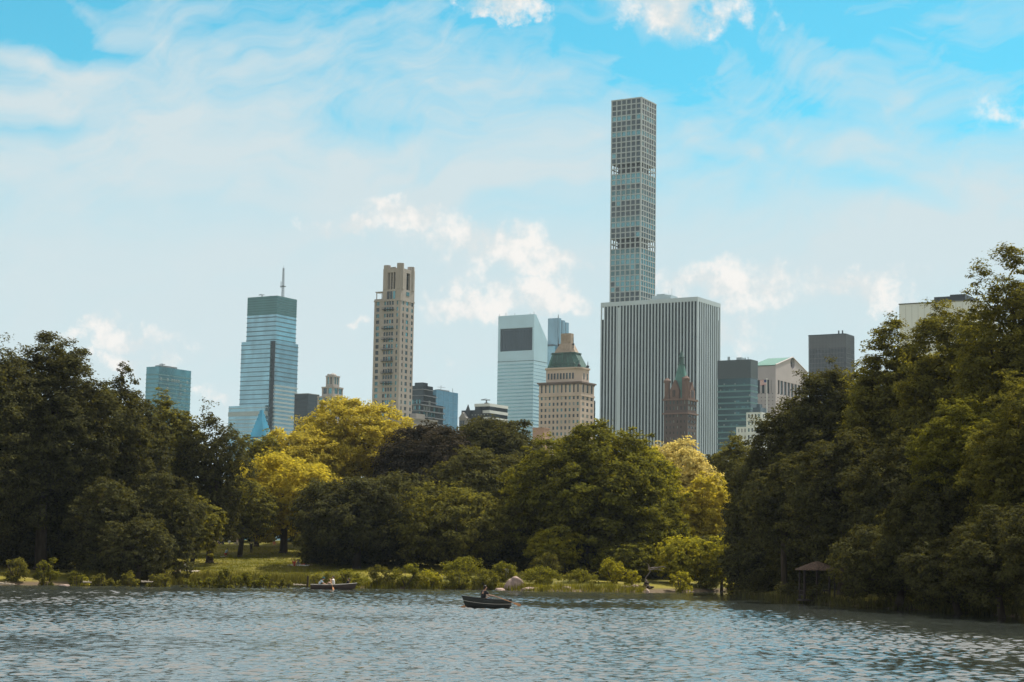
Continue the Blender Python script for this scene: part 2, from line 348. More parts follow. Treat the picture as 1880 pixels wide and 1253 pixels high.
def leaves(centres, radii, n_each, size, flat=.6, up=.35, droop=0., outw=None):
    """leaf quads spread through clumps; returns verts and quads"""
    k = len(centres); idx = np.repeat(np.arange(k), n_each); m = len(idx)
    d = rng.normal(size=(m, 3)); d /= np.linalg.norm(d, axis=1)[:, None]
    rr = rng.random(m) ** .42 * (1 + .25 * rng.normal(size=m) * (rng.random(m) < .3))
    p = d * rr[:, None] * radii[idx][:, None]; p[:, 2] *= flat
    p[:, 2] -= droop * (p[:, 0] ** 2 + p[:, 1] ** 2)
    p += centres[idx]
    nrm = rng.normal(size=(m, 3)); nrm[:, 2] = np.abs(nrm[:, 2]) + up * 2; nrm += d * .5
    if outw is not None: nrm += outw[idx] * 1.3
    nrm /= np.linalg.norm(nrm, axis=1)[:, None]
    t = rng.normal(size=(m, 3)); t -= (t * nrm).sum(1)[:, None] * nrm; t /= np.linalg.norm(t, axis=1)[:, None]
    b = np.cross(nrm, t); s = size * (.6 + .8 * rng.random(m))[:, None]
    # four corners of a slightly folded leaf blade
    co = np.stack([p - t * s * .5, p + b * s * .28 + nrm * s * .08, p + t * s * .5, p - b * s * .28 + nrm * s * .08], 1).reshape(-1, 3)
    q = np.arange(m * 4).reshape(-1, 4)
    return co, q
def crown_clumps(rx, ry, rz, n_bough, lobes=1., low=-1.0):
    """spray centres for a crown in an ellipsoid at the origin"""
    i = np.arange(n_bough) + .5; ph = np.pi * (1 + 5 ** .5) * i + rng.random() * 6
    cz = 1 - 2 * i / n_bough; cz = np.clip(cz * .95 + .08, low, 1); sr = np.sqrt(np.clip(1 - cz ** 2, 0, 1))
    B = np.stack([sr * np.cos(ph), sr * np.sin(ph), cz], 1) * (.62 + .20 * rng.random(n_bough) * lobes)[:, None]
    B += rng.normal(size=B.shape) * .04
    C = []; RR = []; rm = min(rx, ry, rz); D = []; b0 = min(.40, 1.95 / math.sqrt(n_bough))
    for bb in B:
        br = b0 * (.8 + .4 * rng.random())
        ns = 20
        d = rng.normal(size=(ns, 3)); d /= np.linalg.norm(d, axis=1)[:, None]; d += bb / np.linalg.norm(bb) * .5; d[:, 2] += .25; d /= np.linalg.norm(d, axis=1)[:, None]
        C.append(bb + d * br * (.72 + .3 * rng.random(ns))[:, None]); D.append(d)
    C = np.concatenate(C) * np.array([rx, ry, rz]); B = B * np.array([rx, ry, rz])
    D = np.concatenate(D); k = rng.random(len(C)) < .09; C[k] *= (1.04 + .13 * rng.random(k.sum()))[:, None]      # stray sprays make the outline ragged
    return B, C, D
def limb(mb, a, b, r0, r1, seg=4, wig=.08):
    a = Vector(a); b = Vector(b); L_ = (b - a).length; p = a; r = r0
    for k in range(1, seg + 1):
        t = k / seg; q = a.lerp(b, t) + Vector((random.gauss(0, 1), random.gauss(0, 1), random.gauss(0, .6))) * L_ * wig * (1 if k < seg else .3) + Vector((0, 0, L_ * .08 * math.sin(t * math.pi)))
        rn = r0 + (r1 - r0) * t; mb.tube(p, q, r, rn, 7); p = q; r = rn
def tree(px, top, hw, bot, d, kind, label, name='broadleaf_tree', dens=1., size=None, flat=.5, lobes=1., trunk_r=None, low=-1., group=None, depth=1., lean=0, cat='tree'):
    """crown filling px-hw..px+hw, top..bot (picture pixels) at distance d; trunk down to the ground"""
    T = at(px, top, d); Bt = at(px, bot, d); sc = F / d
    gx_, gy_ = at(px, hz(px), d).x, d
    g0 = gz(gx_, gy_) - .15
    zt = T.z; zb = max(Bt.z, g0 + .8); rz = (zt - zb) / 2 * 1.0; rx = hw / sc; ry = rx * depth
    root = empty(name, (gx_, gy_, g0)); tag(root, label, cat, group)
    cz = (zt + zb) / 2 - g0
    nb = int(26 + 7 * lobes)
    vol = (rx * ry * rz) ** (1 / 3)
    nb = int(np.clip(7.5 * vol, 16, 64))
    size = size or float(np.clip(.00155 * d, .2, .42))
    B, C, D = crown_clumps(rx * 1.0, ry * 1.0, rz * .97, nb, lobes, low)
    sr = (.5 + .6 * rng.random(len(C))) * np.clip(vol / 7., .35, 1.1)
    area = 4 * math.pi * vol ** 2
    per = max(6, int(area * 85 * dens * (.3 / size) ** 2 / len(C)))
    per = min(per, 170)
    v1, q1 = leaves(C, sr, per, size, flat, outw=D)
    # inner, sparser and coarser foliage
    ni = int(nb * 4); d3 = rng.normal(size=(ni, 3)); d3 /= np.linalg.norm(d3, axis=1)[:, None]
    I = d3 * (rng.random(ni) ** .5 * .68)[:, None] * np.array([rx, ry, rz])
    v2, q2 = leaves(I, np.full(ni, vol * .22), int(per * .6), size * 2., .8)
    # stretch the foliage to the crown's true outline
    tp_ = np.percentile(v1[:, 2], 99.7); bt_ = np.percentile(v1[:, 2], .5); sx_ = np.percentile(np.abs(v1[:, 0]), 98.5)
    for V_ in (v1, v2, B): V_[:, 2] = (V_[:, 2] - bt_) / (tp_ - bt_) * 2 * rz - rz; V_[:, 0] *= rx / sx_; V_[:, 1] *= rx / sx_
    co = np.concatenate([v1, v2]); q = np.concatenate([q1, q2 + len(v1)]); co[:, 2] += cz
    co[:, 0] += lean * (co[:, 2] - cz)
    keep = co.reshape(-1, 4, 3)[:, :, 2].min(1) > .25; co = co.reshape(-1, 4, 3)[keep].reshape(-1, 3); q = np.arange(len(co)).reshape(-1, 4)
    cr = bpy.data.objects.new('crown', np_mesh('crown', co, q, False, [LM[kind]])); col.objects.link(cr); cr.parent = root
    tb = MB(); tr = trunk_r or max(.12, vol * .075)
    fork = Vector((rng.normal() * .3, rng.normal() * .3, max(cz - rz * .75, cz * .35)))
    # flared foot
    tb.tube((0, 0, -.2), (0, 0, .5), tr * 1.5, tr * 1.08, 9); tb.tube((0, 0, .5), fork, tr * 1.08, tr * .8, 9)
    topp = Vector((lean * rz * .6, 0, cz + rz * .55)); limb(tb, fork, topp, tr * .75, tr * .12, 6, .04)
    for k in rng.permutation(len(B))[:min(18, len(B))]:
        b_ = B[k]; e = Vector((b_[0] + lean * b_[2], b_[1], b_[2] + cz)); st_ = fork.lerp(topp, random.uniform(0, .6) * (1 if e.z > fork.z else 0))
        limb(tb, st_, e, tr * random.uniform(.28, .45), tr * .07, 4, .06)
    tb.build('trunk', bark, root, True)
    return root
TL = [
 # back rows
 (645, 731, 92, 905, 300, 'yellow', 'tall bright yellow-green tree with rounded crown rising in front of the stepped stone tower', 1., 1.5),
 (545, 783, 72, 930, 292, 'yellow', 'yellow-green tree below the glass tower with the mast', .9, 1.4),
 (520, 835, 98, 990, 272, 'gold', 'loose golden green tree with forked limbs behind the lawn', .8, 1.),
 (470, 800, 50, 960, 285, 'olive', 'olive tree between the gappy dark tree and the yellow-green trees', .9, 1.),
 (785, 782, 92, 960, 292, 'copper', 'dark copper brown tree in front of the low grey block', 1.2, .7),
 (905, 771, 82, 930, 300, 'dark', 'dark green tree below the black and white striped block', 1.2, .8),
 (885, 822, 88, 960, 268, 'russet', 'feathery russet green tree in front of the dark round-topped trees', .9, 1.2),
 (1085, 783, 138, 1050, 236, 'green', 'very broad domed green tree standing behind the boulder shore', 1.15, 1.),
 (1180, 820, 58, 960, 262, 'bright', 'yellow-green tree on the right shoulder of the broad domed tree', 1., 1.),
 (1240, 808, 68, 960, 282, 'pale', 'pale gold tree below the brown hotel tower with the green spire', 1., 1.),
 (1292, 872, 58, 1030, 262, 'gold', 'brilliant golden tree beside the dark trees of the right bank', 1., 1.2),
 (1306, 835, 32, 925, 335, 'dark', 'small dark round tree at the foot of the white striped skyscraper', 1., .8),
 (1352, 800, 40, 960, 300, 'olive', 'olive tree before the teal banded office block', .9, 1.),
 (835, 893, 112, 1030, 238, 'olive', 'wide low olive tree with layered boughs in front of the copper brown tree', 1.1, 1.1),
 (655, 878, 104, 1030, 240, 'dark', 'wide dark tree to the right of the lawn', 1.25, 1.),
 (735, 870, 70, 1010, 250, 'dark', 'dark tree squeezed between the two wide low trees', 1.1, 1.),
 (385, 747, 66, 985, 246, 'dark', 'dark tree with a gappy top left of the glass tower with the mast', .75, 1.5),
 (300, 724, 62, 960, 250, 'olive', 'olive tree in front of the small teal glass block', 1.05, 1.),
 (440, 880, 60, 985, 262, 'olive', 'olive tree with hanging boughs above the lawn', .9, 1.),
 (75, 612, 118, 960, 212, 'dark', 'tallest dark tree on the left bank', 1.15, 1.2),
 (-45, 640, 100, 980, 205, 'dark', 'dark tree cut by the left edge of the view', 1.1, 1.),
 (205, 672, 56, 930, 220, 'dark', 'dark narrow tree to the right of the tallest tree of the left bank', 1., 1.2),
 (250, 730, 50, 960, 238, 'dark', 'dark tree filling the gap left of the small teal glass block', 1., 1.),
 (130, 850, 130, 1035, 222, 'dark', 'low dark tree under the tallest tree of the left bank', 1.1, 1.),
 (-10, 820, 60, 960, 245, 'bright', 'bright green tree glimpsed behind the left bank path', .8, 1.),
 (300, 868, 62, 1056, 208, 'dark', 'dark tree with drooping layered boughs left of the lawn', 1., 1.6),
 (205, 880, 70, 1062, 206, 'dark', 'spreading dark tree behind the bushes right of the round leafy bush', 1., 1.6),
 (250, 945, 60, 1062, 200, 'dark', 'low dark tree between the two dark layered trees of the left shore', 1., 1.4),
 (352, 905, 50, 1022, 232, 'olive', 'small olive tree whose boughs overhang the left end of the lawn', 1., 1.1),
 (1020, 965, 46, 1040, 227, 'bright', 'small bright understorey tree left of the trunk of the broad domed tree', .8, 1.3),
 (1262, 985, 60, 1078, 224, 'bright', 'bright sapling leaning over the water below the golden tree', .75, 1.4),
 (1325, 985, 34, 1078, 222, 'bright', 'slender bright sapling at the edge of the dark right bank', .8, 1.4),
 (1205, 930, 60, 1050, 240, 'green', 'green tree in shade between the broad domed tree and the saplings', 1., 1.),
 (1150, 990, 55, 1065, 226, 'green', 'low green tree at the right foot of the broad domed tree', .9, 1.2),
 (950, 960, 60, 1045, 245, 'dark', 'dark undergrowth tree left of the broad domed tree', 1.1, 1.),
 # right bank
 (1400, 832, 58, 1075, 205, 'dark', 'lowest dark tree at the left end of the right bank', 1.2, 1.),
 (1455, 735, 72, 1050, 200, 'dark', 'dark tree of the right bank under the gabled tower', 1.2, 1.),
 (1530, 682, 72, 1040, 194, 'dark', 'dark tree of the right bank below the black slab tower', 1.2, 1.),
 (1595, 660, 50, 1000, 190, 'olive', 'olive tree of the right bank just right of the black slab tower', .9, 1.3),
 (1660, 592, 84, 1000, 178, 'olive', 'tall olive tree hiding the lower left of the pale slab building', 1.1, 1.2),
 (1760, 560, 84, 980, 168, 'olive', 'tall olive tree in front of the pale slab building', 1.05, 1.2),
 (1868, 455, 84, 940, 150, 'olive', 'tallest olive tree at the right edge of the view', .8, 1.5),
 (1950, 480, 80, 980, 150, 'dark', 'dark tree just cut off by the right edge of the view', 1., 1.),
 (1545, 790, 74, 1030, 166, 'dark', 'dark tree behind the roof of the lakeside shelter', 1., 1.2),
 (1440, 838, 56, 1010, 180, 'dark', 'small dark tree left of the tree behind the lakeside shelter', .9, 1.2),
 (1780, 735, 78, 930, 142, 'green', 'yellow-green tree catching sunlight in the middle of the right bank', .9, 1.3),
 (1655, 800, 74, 1060, 158, 'dark', 'dark tree in the middle of the right bank', 1.1, 1.2),
 (1740, 850, 80, 1090, 142, 'dark', 'dark tree below the sunlit yellow-green tree', 1.1, 1.2),
 (1872, 690, 74, 1060, 134, 'olive', 'olive tree at the right edge under the tallest olive tree', 1., 1.2),
 (1840, 930, 72, 1110, 124, 'dark', 'low tree over the water near the right edge', 1., 1.3),
 (1650, 960, 90, 1100, 146, 'dark', 'dark low tree overhanging the water right of the shelter', 1.1, 1.),
 (1760, 985, 80, 1115, 134, 'dark', 'dark bushy tree overhanging the water left of the lowest tree over the water', 1.1, 1.),
 (1940, 900, 80, 1120, 118, 'dark', 'dark tree leaning over the water outside the right edge', 1., 1.),
 (1400, 985, 60, 1090, 196, 'dark', 'dark low tree at the left tip of the right bank', 1.1, 1.),
 (1500, 900, 70, 1020, 185, 'dark', 'dark tree farther back, right behind the lakeside shelter', 1.2, 1.),
]
for px, top, hw, bot, d, kind, lab, dens, lob in TL:
    hw *= 1.1 if px < 1380 else 1.32
    tree(px, top, hw, bot, d, kind, lab, dens=dens, lobes=lob, flat=.42 if kind in ('olive', 'russet', 'green') else .55)
# darker belt of trees behind, closing the view under the crowns
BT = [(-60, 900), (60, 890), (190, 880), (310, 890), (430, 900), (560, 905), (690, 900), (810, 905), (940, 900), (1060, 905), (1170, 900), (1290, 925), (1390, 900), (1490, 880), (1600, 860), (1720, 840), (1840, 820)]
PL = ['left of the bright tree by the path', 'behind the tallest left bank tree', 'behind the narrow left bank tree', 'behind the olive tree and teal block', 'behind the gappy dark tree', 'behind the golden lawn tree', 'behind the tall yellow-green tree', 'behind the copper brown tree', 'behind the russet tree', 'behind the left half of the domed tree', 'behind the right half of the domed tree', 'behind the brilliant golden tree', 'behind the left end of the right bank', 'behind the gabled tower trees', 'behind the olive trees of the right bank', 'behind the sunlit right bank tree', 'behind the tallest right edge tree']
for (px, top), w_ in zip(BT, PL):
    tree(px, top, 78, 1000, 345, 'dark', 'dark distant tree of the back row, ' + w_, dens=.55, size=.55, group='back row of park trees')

def thicket(name, line, w_, hgt, kind, n, label, size=.4):
    """undergrowth along a line of (px, distance)"""
    t = rng.random(n) * (len(line) - 1); i = np.minimum(t.astype(int), len(line) - 2); f_ = t - i; pts = np.array([[at(p[0], 1000, p[1]).x, p[1], p[2] if len(p) > 2 else 1.] for p in line])
    P = pts[i] * (1 - f_)[:, None] + pts[i + 1] * f_[:, None]; hs = P[:, 2].copy(); P[:, 1] += rng.normal(size=n) * w_; P[:, 0] += rng.normal(size=n) * .6
    prof = .75 + .25 * np.sin(P[:, 0] * .55) * np.sin(P[:, 0] * .21 + 1); z = height(P[:, 0], P[:, 1]) + rng.random(n) ** .8 * hgt * prof * hs; C = np.stack([P[:, 0], P[:, 1], z], 1)
    co, q = leaves(C, .6 + .8 * rng.random(n), 46, size, .6, .35)
    o = bpy.data.objects.new(name, np_mesh(name, co, q, False, [LM[kind]])); col.objects.link(o); tag(o, label, 'undergrowth', kind='stuff'); return o
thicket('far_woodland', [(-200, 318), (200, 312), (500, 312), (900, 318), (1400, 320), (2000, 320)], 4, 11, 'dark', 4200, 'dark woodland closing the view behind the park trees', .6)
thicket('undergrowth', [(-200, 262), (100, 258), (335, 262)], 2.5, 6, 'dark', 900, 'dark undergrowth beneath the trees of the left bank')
thicket('undergrowth', [(-100, 224), (60, 222), (200, 216), (290, 214)], 3, 5.5, 'dark', 900, 'added dark leaf mass standing for the shaded ground behind the left shore')  # added dark foliage, in place of tree shade on the ground
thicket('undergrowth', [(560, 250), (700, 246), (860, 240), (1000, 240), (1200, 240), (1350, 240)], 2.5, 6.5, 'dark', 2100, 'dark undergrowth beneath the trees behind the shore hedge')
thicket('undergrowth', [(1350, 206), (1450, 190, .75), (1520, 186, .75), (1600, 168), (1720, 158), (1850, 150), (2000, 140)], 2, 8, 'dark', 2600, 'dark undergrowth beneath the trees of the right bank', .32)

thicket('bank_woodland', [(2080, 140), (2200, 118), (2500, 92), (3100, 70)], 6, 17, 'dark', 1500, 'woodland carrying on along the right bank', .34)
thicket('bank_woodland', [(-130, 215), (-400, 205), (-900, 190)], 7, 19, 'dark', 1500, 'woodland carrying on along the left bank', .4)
# ------------------------------------------------------------------ summer haze over park and city
hb = MB(); hb.box(-9100, 9100, -9100, 9100, -3, 520)
hm_ = bpy.data.materials.new('haze'); hm_.use_nodes = True; nt = hm_.node_tree; nt.nodes.clear(); vo = nt.nodes.new('ShaderNodeVolumePrincipled'); vo.inputs['Color'].default_value = (.72, .88, 1, 1); vo.inputs['Density'].default_value = .000045; vo.inputs['Anisotropy'].default_value = 0.
ou = nt.nodes.new('ShaderNodeOutputMaterial'); nt.links.new(vo.outputs[0], ou.inputs['Volume']); ho = hb.build('haze', hm_); tag(ho, 'thin pale summer haze over the park and the city', 'haze', kind='stuff')
# ------------------------------------------------------------------ buildings
GH = 6.0; YAW = -R(30.4)
AX = Vector((math.cos(YAW), math.sin(YAW), 0)); AY = Vector((-math.sin(YAW), math.cos(YAW), 0))
class Bld:
    """local frame: origin at the ground below the near corner; left face is y=0 running to -x, right face is x=0 running to +y"""
    def __init__(s, name, label, xl, xc, xr, ytop, d, cat='building', group=None, yaw=YAW):
        s.P = at(xc, ytop, d); s.yaw = yaw
        s.root = empty(name, (s.P.x, s.P.y, GH), yaw); tag(s.root, label, cat, group)
        s.ax = Vector((math.cos(yaw), math.sin(yaw), 0)); s.ay = Vector((-math.sin(yaw), math.cos(yaw), 0))
        s.H = s.P.z - GH; s.d = d; s.xc = xc
        s.wl = s.solve(-s.ax, xl) if xl is not None else 0; s.wr = s.solve(s.ay, xr) if xr is not None else 0
        s.nwin = 0
    def solve(s, dr, px, z=None):
        lo, hi = 0., 400.; P = s.P.copy()
        f0 = proj(P)[0]
        for _ in range(50):
            mid = (lo + hi) / 2; x = proj(P + dr * mid)[0]
            if (x - px) * (1 if px > f0 else -1) < 0: lo = mid
            else: hi = mid
        return lo
    def z(s, py, px=None):
        """local height seen at pixel row py above the near corner"""
        return at(px or s.xc, py, s.d).z - GH
    def xL(s, px): return -s.solve(-s.ax, px)      # local x on the left face for a pixel column
    def yR(s, px): return s.solve(s.ay, px)
def fbox(mb, face, u0, u1, d0, d1, z0, z1, o=(0, 0)):
    """box on a face: u along the wall from the near corner, d inward"""
    if face == 'L': mb.box(o[0] - u1, o[0] - u0, o[1] + d0, o[1] + d1, z0, z1)
    else: mb.box(o[0] - d1, o[0] - d0, o[1] + u0, o[1] + u1, z0, z1)
def put_windows(root, wins, mats, name='window', cap=100):
    """wins: (face,u0,u1,d0,d1,z0,z1,o); the hundred that show largest are parts, the rest one part"""
    wins = sorted(wins, key=lambda w: -(w[2] - w[1]) * (w[6] - w[5]) * (1.3 if w[0] == 'L' else 1))
    have = sum(1 for c in root.children if c.name.startswith(name))
    cap = max(0, cap - have)
    for w in wins[:cap]:
        m = MB(); fbox(m, *w[:7], o=w[7]); m.build(name, random.choice(mats), root)
    rest = wins[cap:]
    if rest:
        m = MB()
        for w in rest: m.mi = random.randrange(len(mats)); fbox(m, *w[:7], o=w[7])
        o = m.build(name, list(mats), root); o['kind'] = 'stuff'
def lattice(wall, wins, face, u0, u1, z0, z1, nc, nr, pier, span, depth, o=(0, 0), end=None, glassd=None, skip=None):
    """piers and spandrels standing proud by depth, with one pane in every cell"""
    end = pier if end is None else end; cw = (u1 - u0 - 2 * end + pier) / nc; rh = (z1 - z0) / nr
    us = []; a = u0
    for i in range(nc + 1):
        w_ = end if i in (0, nc) else pier
        fbox(wall, face, a, a + w_, 0, depth, z0, z1, o)
        us.append((a, a + w_)); a += w_ + (cw - pier)
    for i in range(nc):
        ua, ub = us[i][1], us[i + 1][0]
        for j in range(nr):
            za = z0 + j * rh
            fbox(wall, face, ua, ub, .02, depth, za, za + span, o)
            if skip and skip(i, j): fbox(wall, face, ua, ub, .02, depth, za + span, za + rh, o)
            elif wins is not None: wins.append((face, ua, ub, glassd or depth * .6, depth, za + span, za + rh, o))
stone = mat('beige limestone', (.36, .33, .305), .85, 0, .28, .09, .1, stretch=(1, 1, .4)); stone2 = mat('pinkish limestone', (.50, .41, .35), .85, 0, .22, .1, .1)
conc = mat('pale concrete', (.36, .41, .43), .8, 0, .15, .08); dkm = mat('dark bronze metal', (.035, .045, .055), .45, .3, .3, .1); brown = mat('brown brick', (.095, .07, .062), .9, 0, .25, .15, .1)
brick = mat('terracotta stone', (.16, .10, .078), .85, 0, .25, .3, .1); copper = mat('green copper', (.075, .20, .17), .6, .1, .4, .25, .1); copdk = mat('dark green copper', (.05, .115, .105), .6, .1, .45, .22, .1)
marble = mat('white marble', (.44, .53, .59), .5, 0, .12, .05); alum = mat('pale blue aluminium', (.40, .57, .66), .35, .35, .10, .05); louvre = mat('louvre grey', (.05, .085, .12), .6, .2, .2, .3, stretch=(1, 1, .1))
roofm = mat('roof felt', (.14, .15, .16), .9); steel = mat('galvanised steel', (.16, .18, .19), .5, .5, .3, 1); white = mat('white stone', (.62, .66, .66), .8, 0, .12, .1); whp = mat('white paint', (.7, .72, .72), .5, 0, .1, .5)
pinkc = mat('pink granite', (.43, .39, .40), .75, 0, .15, .07); salmon = mat('salmon brick', (.42, .27, .21), .9); greyst = mat('grey stone', (.26, .25, .24), .9, 0, .25, .15)
gtop = mat('teal louvre cap', (.06, .17, .18), .5, .3, .2, .08, stretch=(1, 1, .2))
gA = glass('blue curtain glass', (.25, .45, .54), .14, .8); gB = glass('steel blue glass', (.20, .34, .42), .16, .75); gT = glass('teal glass', (.08, .25, .30), .14, .7)
gD = glass('dark glass', (.018, .028, .036), .12, .3); gD2 = glass('smoky glass', (.028, .055, .07), .15, .3); gS = glass('sky tinted glass', (.12, .30, .34), .15, .65); gN = mat('navy glass', (.006, .013, .02), .35, 0, .3, .45, 0, .2, c2=(.018, .032, .045), stretch=(1, 1, 1.6))
gG = glass('grey green glass', (.07, .17, .19), .15, .5); gW = glass('pale blind glass', (.24, .27, .26), .3, .25)
band = mat('pale band', (.34, .42, .45), .5, .2, .15, .1); bandT = mat('teal grey band', (.10, .21, .22), .5, .3, .2, .1); redm = mat('flag red', (.45, .05, .06), .7); bluem = mat('flag blue', (.04, .07, .22), .7)
MLEG = mat('dull mullion', (.07, .12, .14), .5, .4, .2, .2)
def vol(name, root, x0, x1, y0, y1, z0, z1, m):
    b_ = MB(); b_.box(x0, x1, y0, y1, z0, z1); return b_.build(name, m, root)
def lines(root, name, m, wl, wr, zs, t, pr=.25, o=(0, 0)):
    """floor lines running round both visible faces"""
    b_ = MB()
    for z_ in zs: b_.box(o[0] - wl - pr, o[0] + pr, o[1] - pr, o[1] + wr + pr, z_, z_ + t)
    return b_.build(name, m, root)
def crane(root, x, y, z, s=1., flip=1):
    m = MB(); m.tube((x, y, z), (x, y, z + 3.2 * s), .5 * s); m.box(x - 1.2 * s, x + 1.2 * s, y - .9 * s, y + .9 * s, z, z + 1.2 * s)
    m.tube((x - 4.5 * s * flip, y, z + 3.4 * s), (x + 3 * s * flip, y, z + 3.1 * s), .35 * s); m.tube((x, y, z + 4.2 * s), (x - 4.5 * s * flip, y, z + 3.5 * s), .15 * s)
    m.build('window_washing_crane', steel, root)
# --- white-grid pencil tower
B = Bld('skyscraper', 'very tall slender square tower with a grid of square windows', 1124, 1178, 1206, 178, 1700, 'skyscraper')
W = (B.wl + B.wr) / 2; H = B.H; rt = B.root
zb0 = B.z(575); rh = (B.z(188) - B.z(553)) / 37.; wall = MB(); wins = []; shut = [];
ztop = H - 1.2; nfl = int((ztop - zb0) / rh); zb0 = ztop - nfl * rh
def open_floor(j):
    y_ = proj(B.P - Vector((0, 0, H - (zb0 + (j + .5) * rh))))[1]; return 301 < y_ < 320 or 439 < y_ < 458
core = MB(); seg0 = 0; runs = []; cur = open_floor(0)
for j in range(1, nfl + 1):
    o_ = open_floor(j) if j < nfl else None
    if o_ != cur: runs.append((seg0, j, cur)); seg0 = j; cur = o_
dp = .7
for a, b_, op in runs:
    z0 = zb0 + a * rh; z1 = zb0 + b_ * rh; n_ = b_ - a
    lattice(wall, None if op else wins, 'L', 0, W, z0, z1, 6, n_, 1.15, 1.0, dp)
    lattice(wall, None if op else wins, 'R', dp, W, z0, z1, 6, n_, 1.15, 1.0, dp)
    if op:
        m_ = MB(); lattice(m_, None, 'L', 0, W - dp, z0, z1, 6, n_, 1.15, 1.0, dp)
        wall.raw([(x, W - y, z) for x, y, z in m_.v], [q[::-1] for q in m_.f])
        m_ = MB(); lattice(m_, None, 'R', dp, W - dp, z0, z1, 6, n_, 1.15, 1.0, dp)
        wall.raw([(-W - x, y, z) for x, y, z in m_.v], [q[::-1] for q in m_.f])
        core.box(-W * .84, -W * .16, W * .16, W * .84, z0, z1)
    else: core.box(-W + .01, -dp, dp, W - .01, z0, z1)
    wall.box(-W + .03, -.03 - dp, dp + .03, W - .03, z0 + .15, z0 + .75)
wall.box(-W, 0, 0, W, 0, zb0); wall.box(-W - .1, .1, -.1, W + .1, ztop, H)
wall.build('concrete_frame', conc, rt); core.build('core', dkm, rt)
lowz = zb0 + nfl * rh * .62
def pick(w, hi):
    r_ = random.Random(int((w[5] - zb0) / rh) * 7 + 3); base = r_.choice([0, 0, 0, 1] if hi else [1, 1, 2, 1, 0]); return base if random.random() < .86 else random.choice([0, 1, 2])
gl3 = [gD2, gS, gG]
for lot, hi in (([w for w in wins if w[5] >= lowz], 1), ([w for w in wins if w[5] < lowz], 0)):
    random.shuffle(lot)
    for w in lot[:50]: m_ = MB(); fbox(m_, *w[:7], o=w[7]); m_.build('window', gl3[pick(w, hi)], rt)
    m_ = MB()
    for w in lot[50:]: m_.mi = pick(w, hi); fbox(m_, *w[:7], o=w[7])
    m_.build('smoky_windows' if hi else 'teal_windows', gl3, rt)['kind'] = 'stuff'
# --- white striped slab
B = Bld('skyscraper', 'wide white marble and dark glass striped office skyscraper', 1103, 1281, 1323, 545, 1350, 'skyscraper')
rt = B.root; z0 = B.z(860); z1 = B.z(553); dp = .9; wall = MB(); wl, wr = B.wl, B.wr
gl = []
nL = 30; nR = 10
wall.box(-wl, 0, 0, wr, 0, z0)
for face, W_, n_, s0 in (('L', wl, nL, 0.), ('R', wr, nR, dp)):
    st_ = (W_ - s0) / n_; pw = st_ * .36
    for i in range(n_ + 1):
        a = s0 + i * (W_ - s0 - pw) / n_
        fbox(wall, face, a, a + pw, 0, dp, z0, z1)
        if i < n_:
            e = s0 + (i + 1) * (W_ - s0 - pw) / n_
            last = i == n_ - 1
            gl.append((face, a + pw, e, dp * .75, dp, z0, (B.z(577) if last else z1), (0, 0)))
o_ = (wl / nL) * 1.0
cr = MB(); cr.box(-wl + .02, -dp, dp, wr - .02, 0, B.z(577)); cr.box(-wl + o_, -dp, dp, wr - o_, B.z(577), z1); cr.build('core', dkm, rt)
wall.box(-wl, 0, 0, wr, z1, B.H); 
for zz in (B.z(596), B.z(700)): pass
wall.build('marble_frame', marble, rt)
put_windows(rt, gl, [gN], 'window_strip')
vol('louvre_strip', rt, -wl * .82, -wl * .785, -.12, .0, z0, B.z(556), marble)
ph = MB(); xa, xb = B.xL(1225), B.xL(1190); ph.box(xb, xa, 6, 18, B.H, B.H + 3.6); ph.box(xb + 3, xa - 6, 8, 16, B.H + 3.6, B.H + 5); ph.tube((xa - 1, 10, B.H + 3), (xa - 1, 10, B.H + 9), .12); ph.tube((xa - 3, 9, B.H + 3), (xa - 3, 9, B.H + 7), .12)
ph.build('rooftop_penthouse', band, rt)
# --- tall glass tower with mast
B = Bld('skyscraper', 'blue glass tower with a teal cap and a lattice mast on its roof', 455, 509, 545, 543, 1900, 'skyscraper')
rt = B.root; wl, wr, H = B.wl, B.wr, B.H; sc = F / 1900
zs = B.z(626); zc = B.z(577)
vol('crown_shaft', rt, -wl, 0, 0, wr, zs, zc, gA)
vol('teal_cap', rt, -wl - .1, .1, -.1, wr + .1, zc, H, gtop)
lines(rt, 'cap_fins', gT, wl, wr, np.arange(zc + 1.5, H - .5, 2.6), .35, .3)
lines(rt, 'floor_lines', MLEG, wl, wr, np.arange(zs + 1, zc - 2, 4.7), .9, .3)
w2 = wl + 4
vol('glass_shaft', rt, -w2, -4.6, -3, 0, 0, zs, gA); vol('glass_wing', rt, -w2, 1.2, .02, wr + 3, 0, zs, gB)
zl = np.arange(B.z(800), zs - 2, 4.7)
m = MB()
for z_ in zl: m.box(-w2 - .3, -4.4, -3.3, -.1, z_, z_ + .7)
m.build('floor_lines', MLEG, rt)
m = MB()
for z_ in zl[zl > B.z(705)]: m.box(-4, 1.5, -.28, wr + 3.3, z_, z_ + .9)
m.build('wing_floor_lines', MLEG, rt)
m = MB()
for z_ in np.arange(B.z(800), B.z(706), 4.2): m.box(-4, 1.6, -.4, wr + 3.4, z_, z_ + 1.9)
m.build('pale_floor_bands', band, rt)
vol('dark_seam', rt, -4.4, -.9, -.5, .0, B.z(800), zs, gN)
m = MB(); m.box(-w2 - 6, -5, -8, -3.05, 0, B.z(745)); m.box(-w2 - 10, -w2 - 6, -8, 4, 0, B.z(745)); m.build('podium', gA, rt)
m = MB()
for z_ in np.arange(B.z(800), B.z(746), 4.0): m.box(-w2 - 10.2, -4.9, -8.25, -3.2, z_, z_ + .8)
m.box(-w2 - 10.3, -4.9, -8.4, -3.2, B.z(763), B.z(757)); m.build('podium_bands', band, rt)
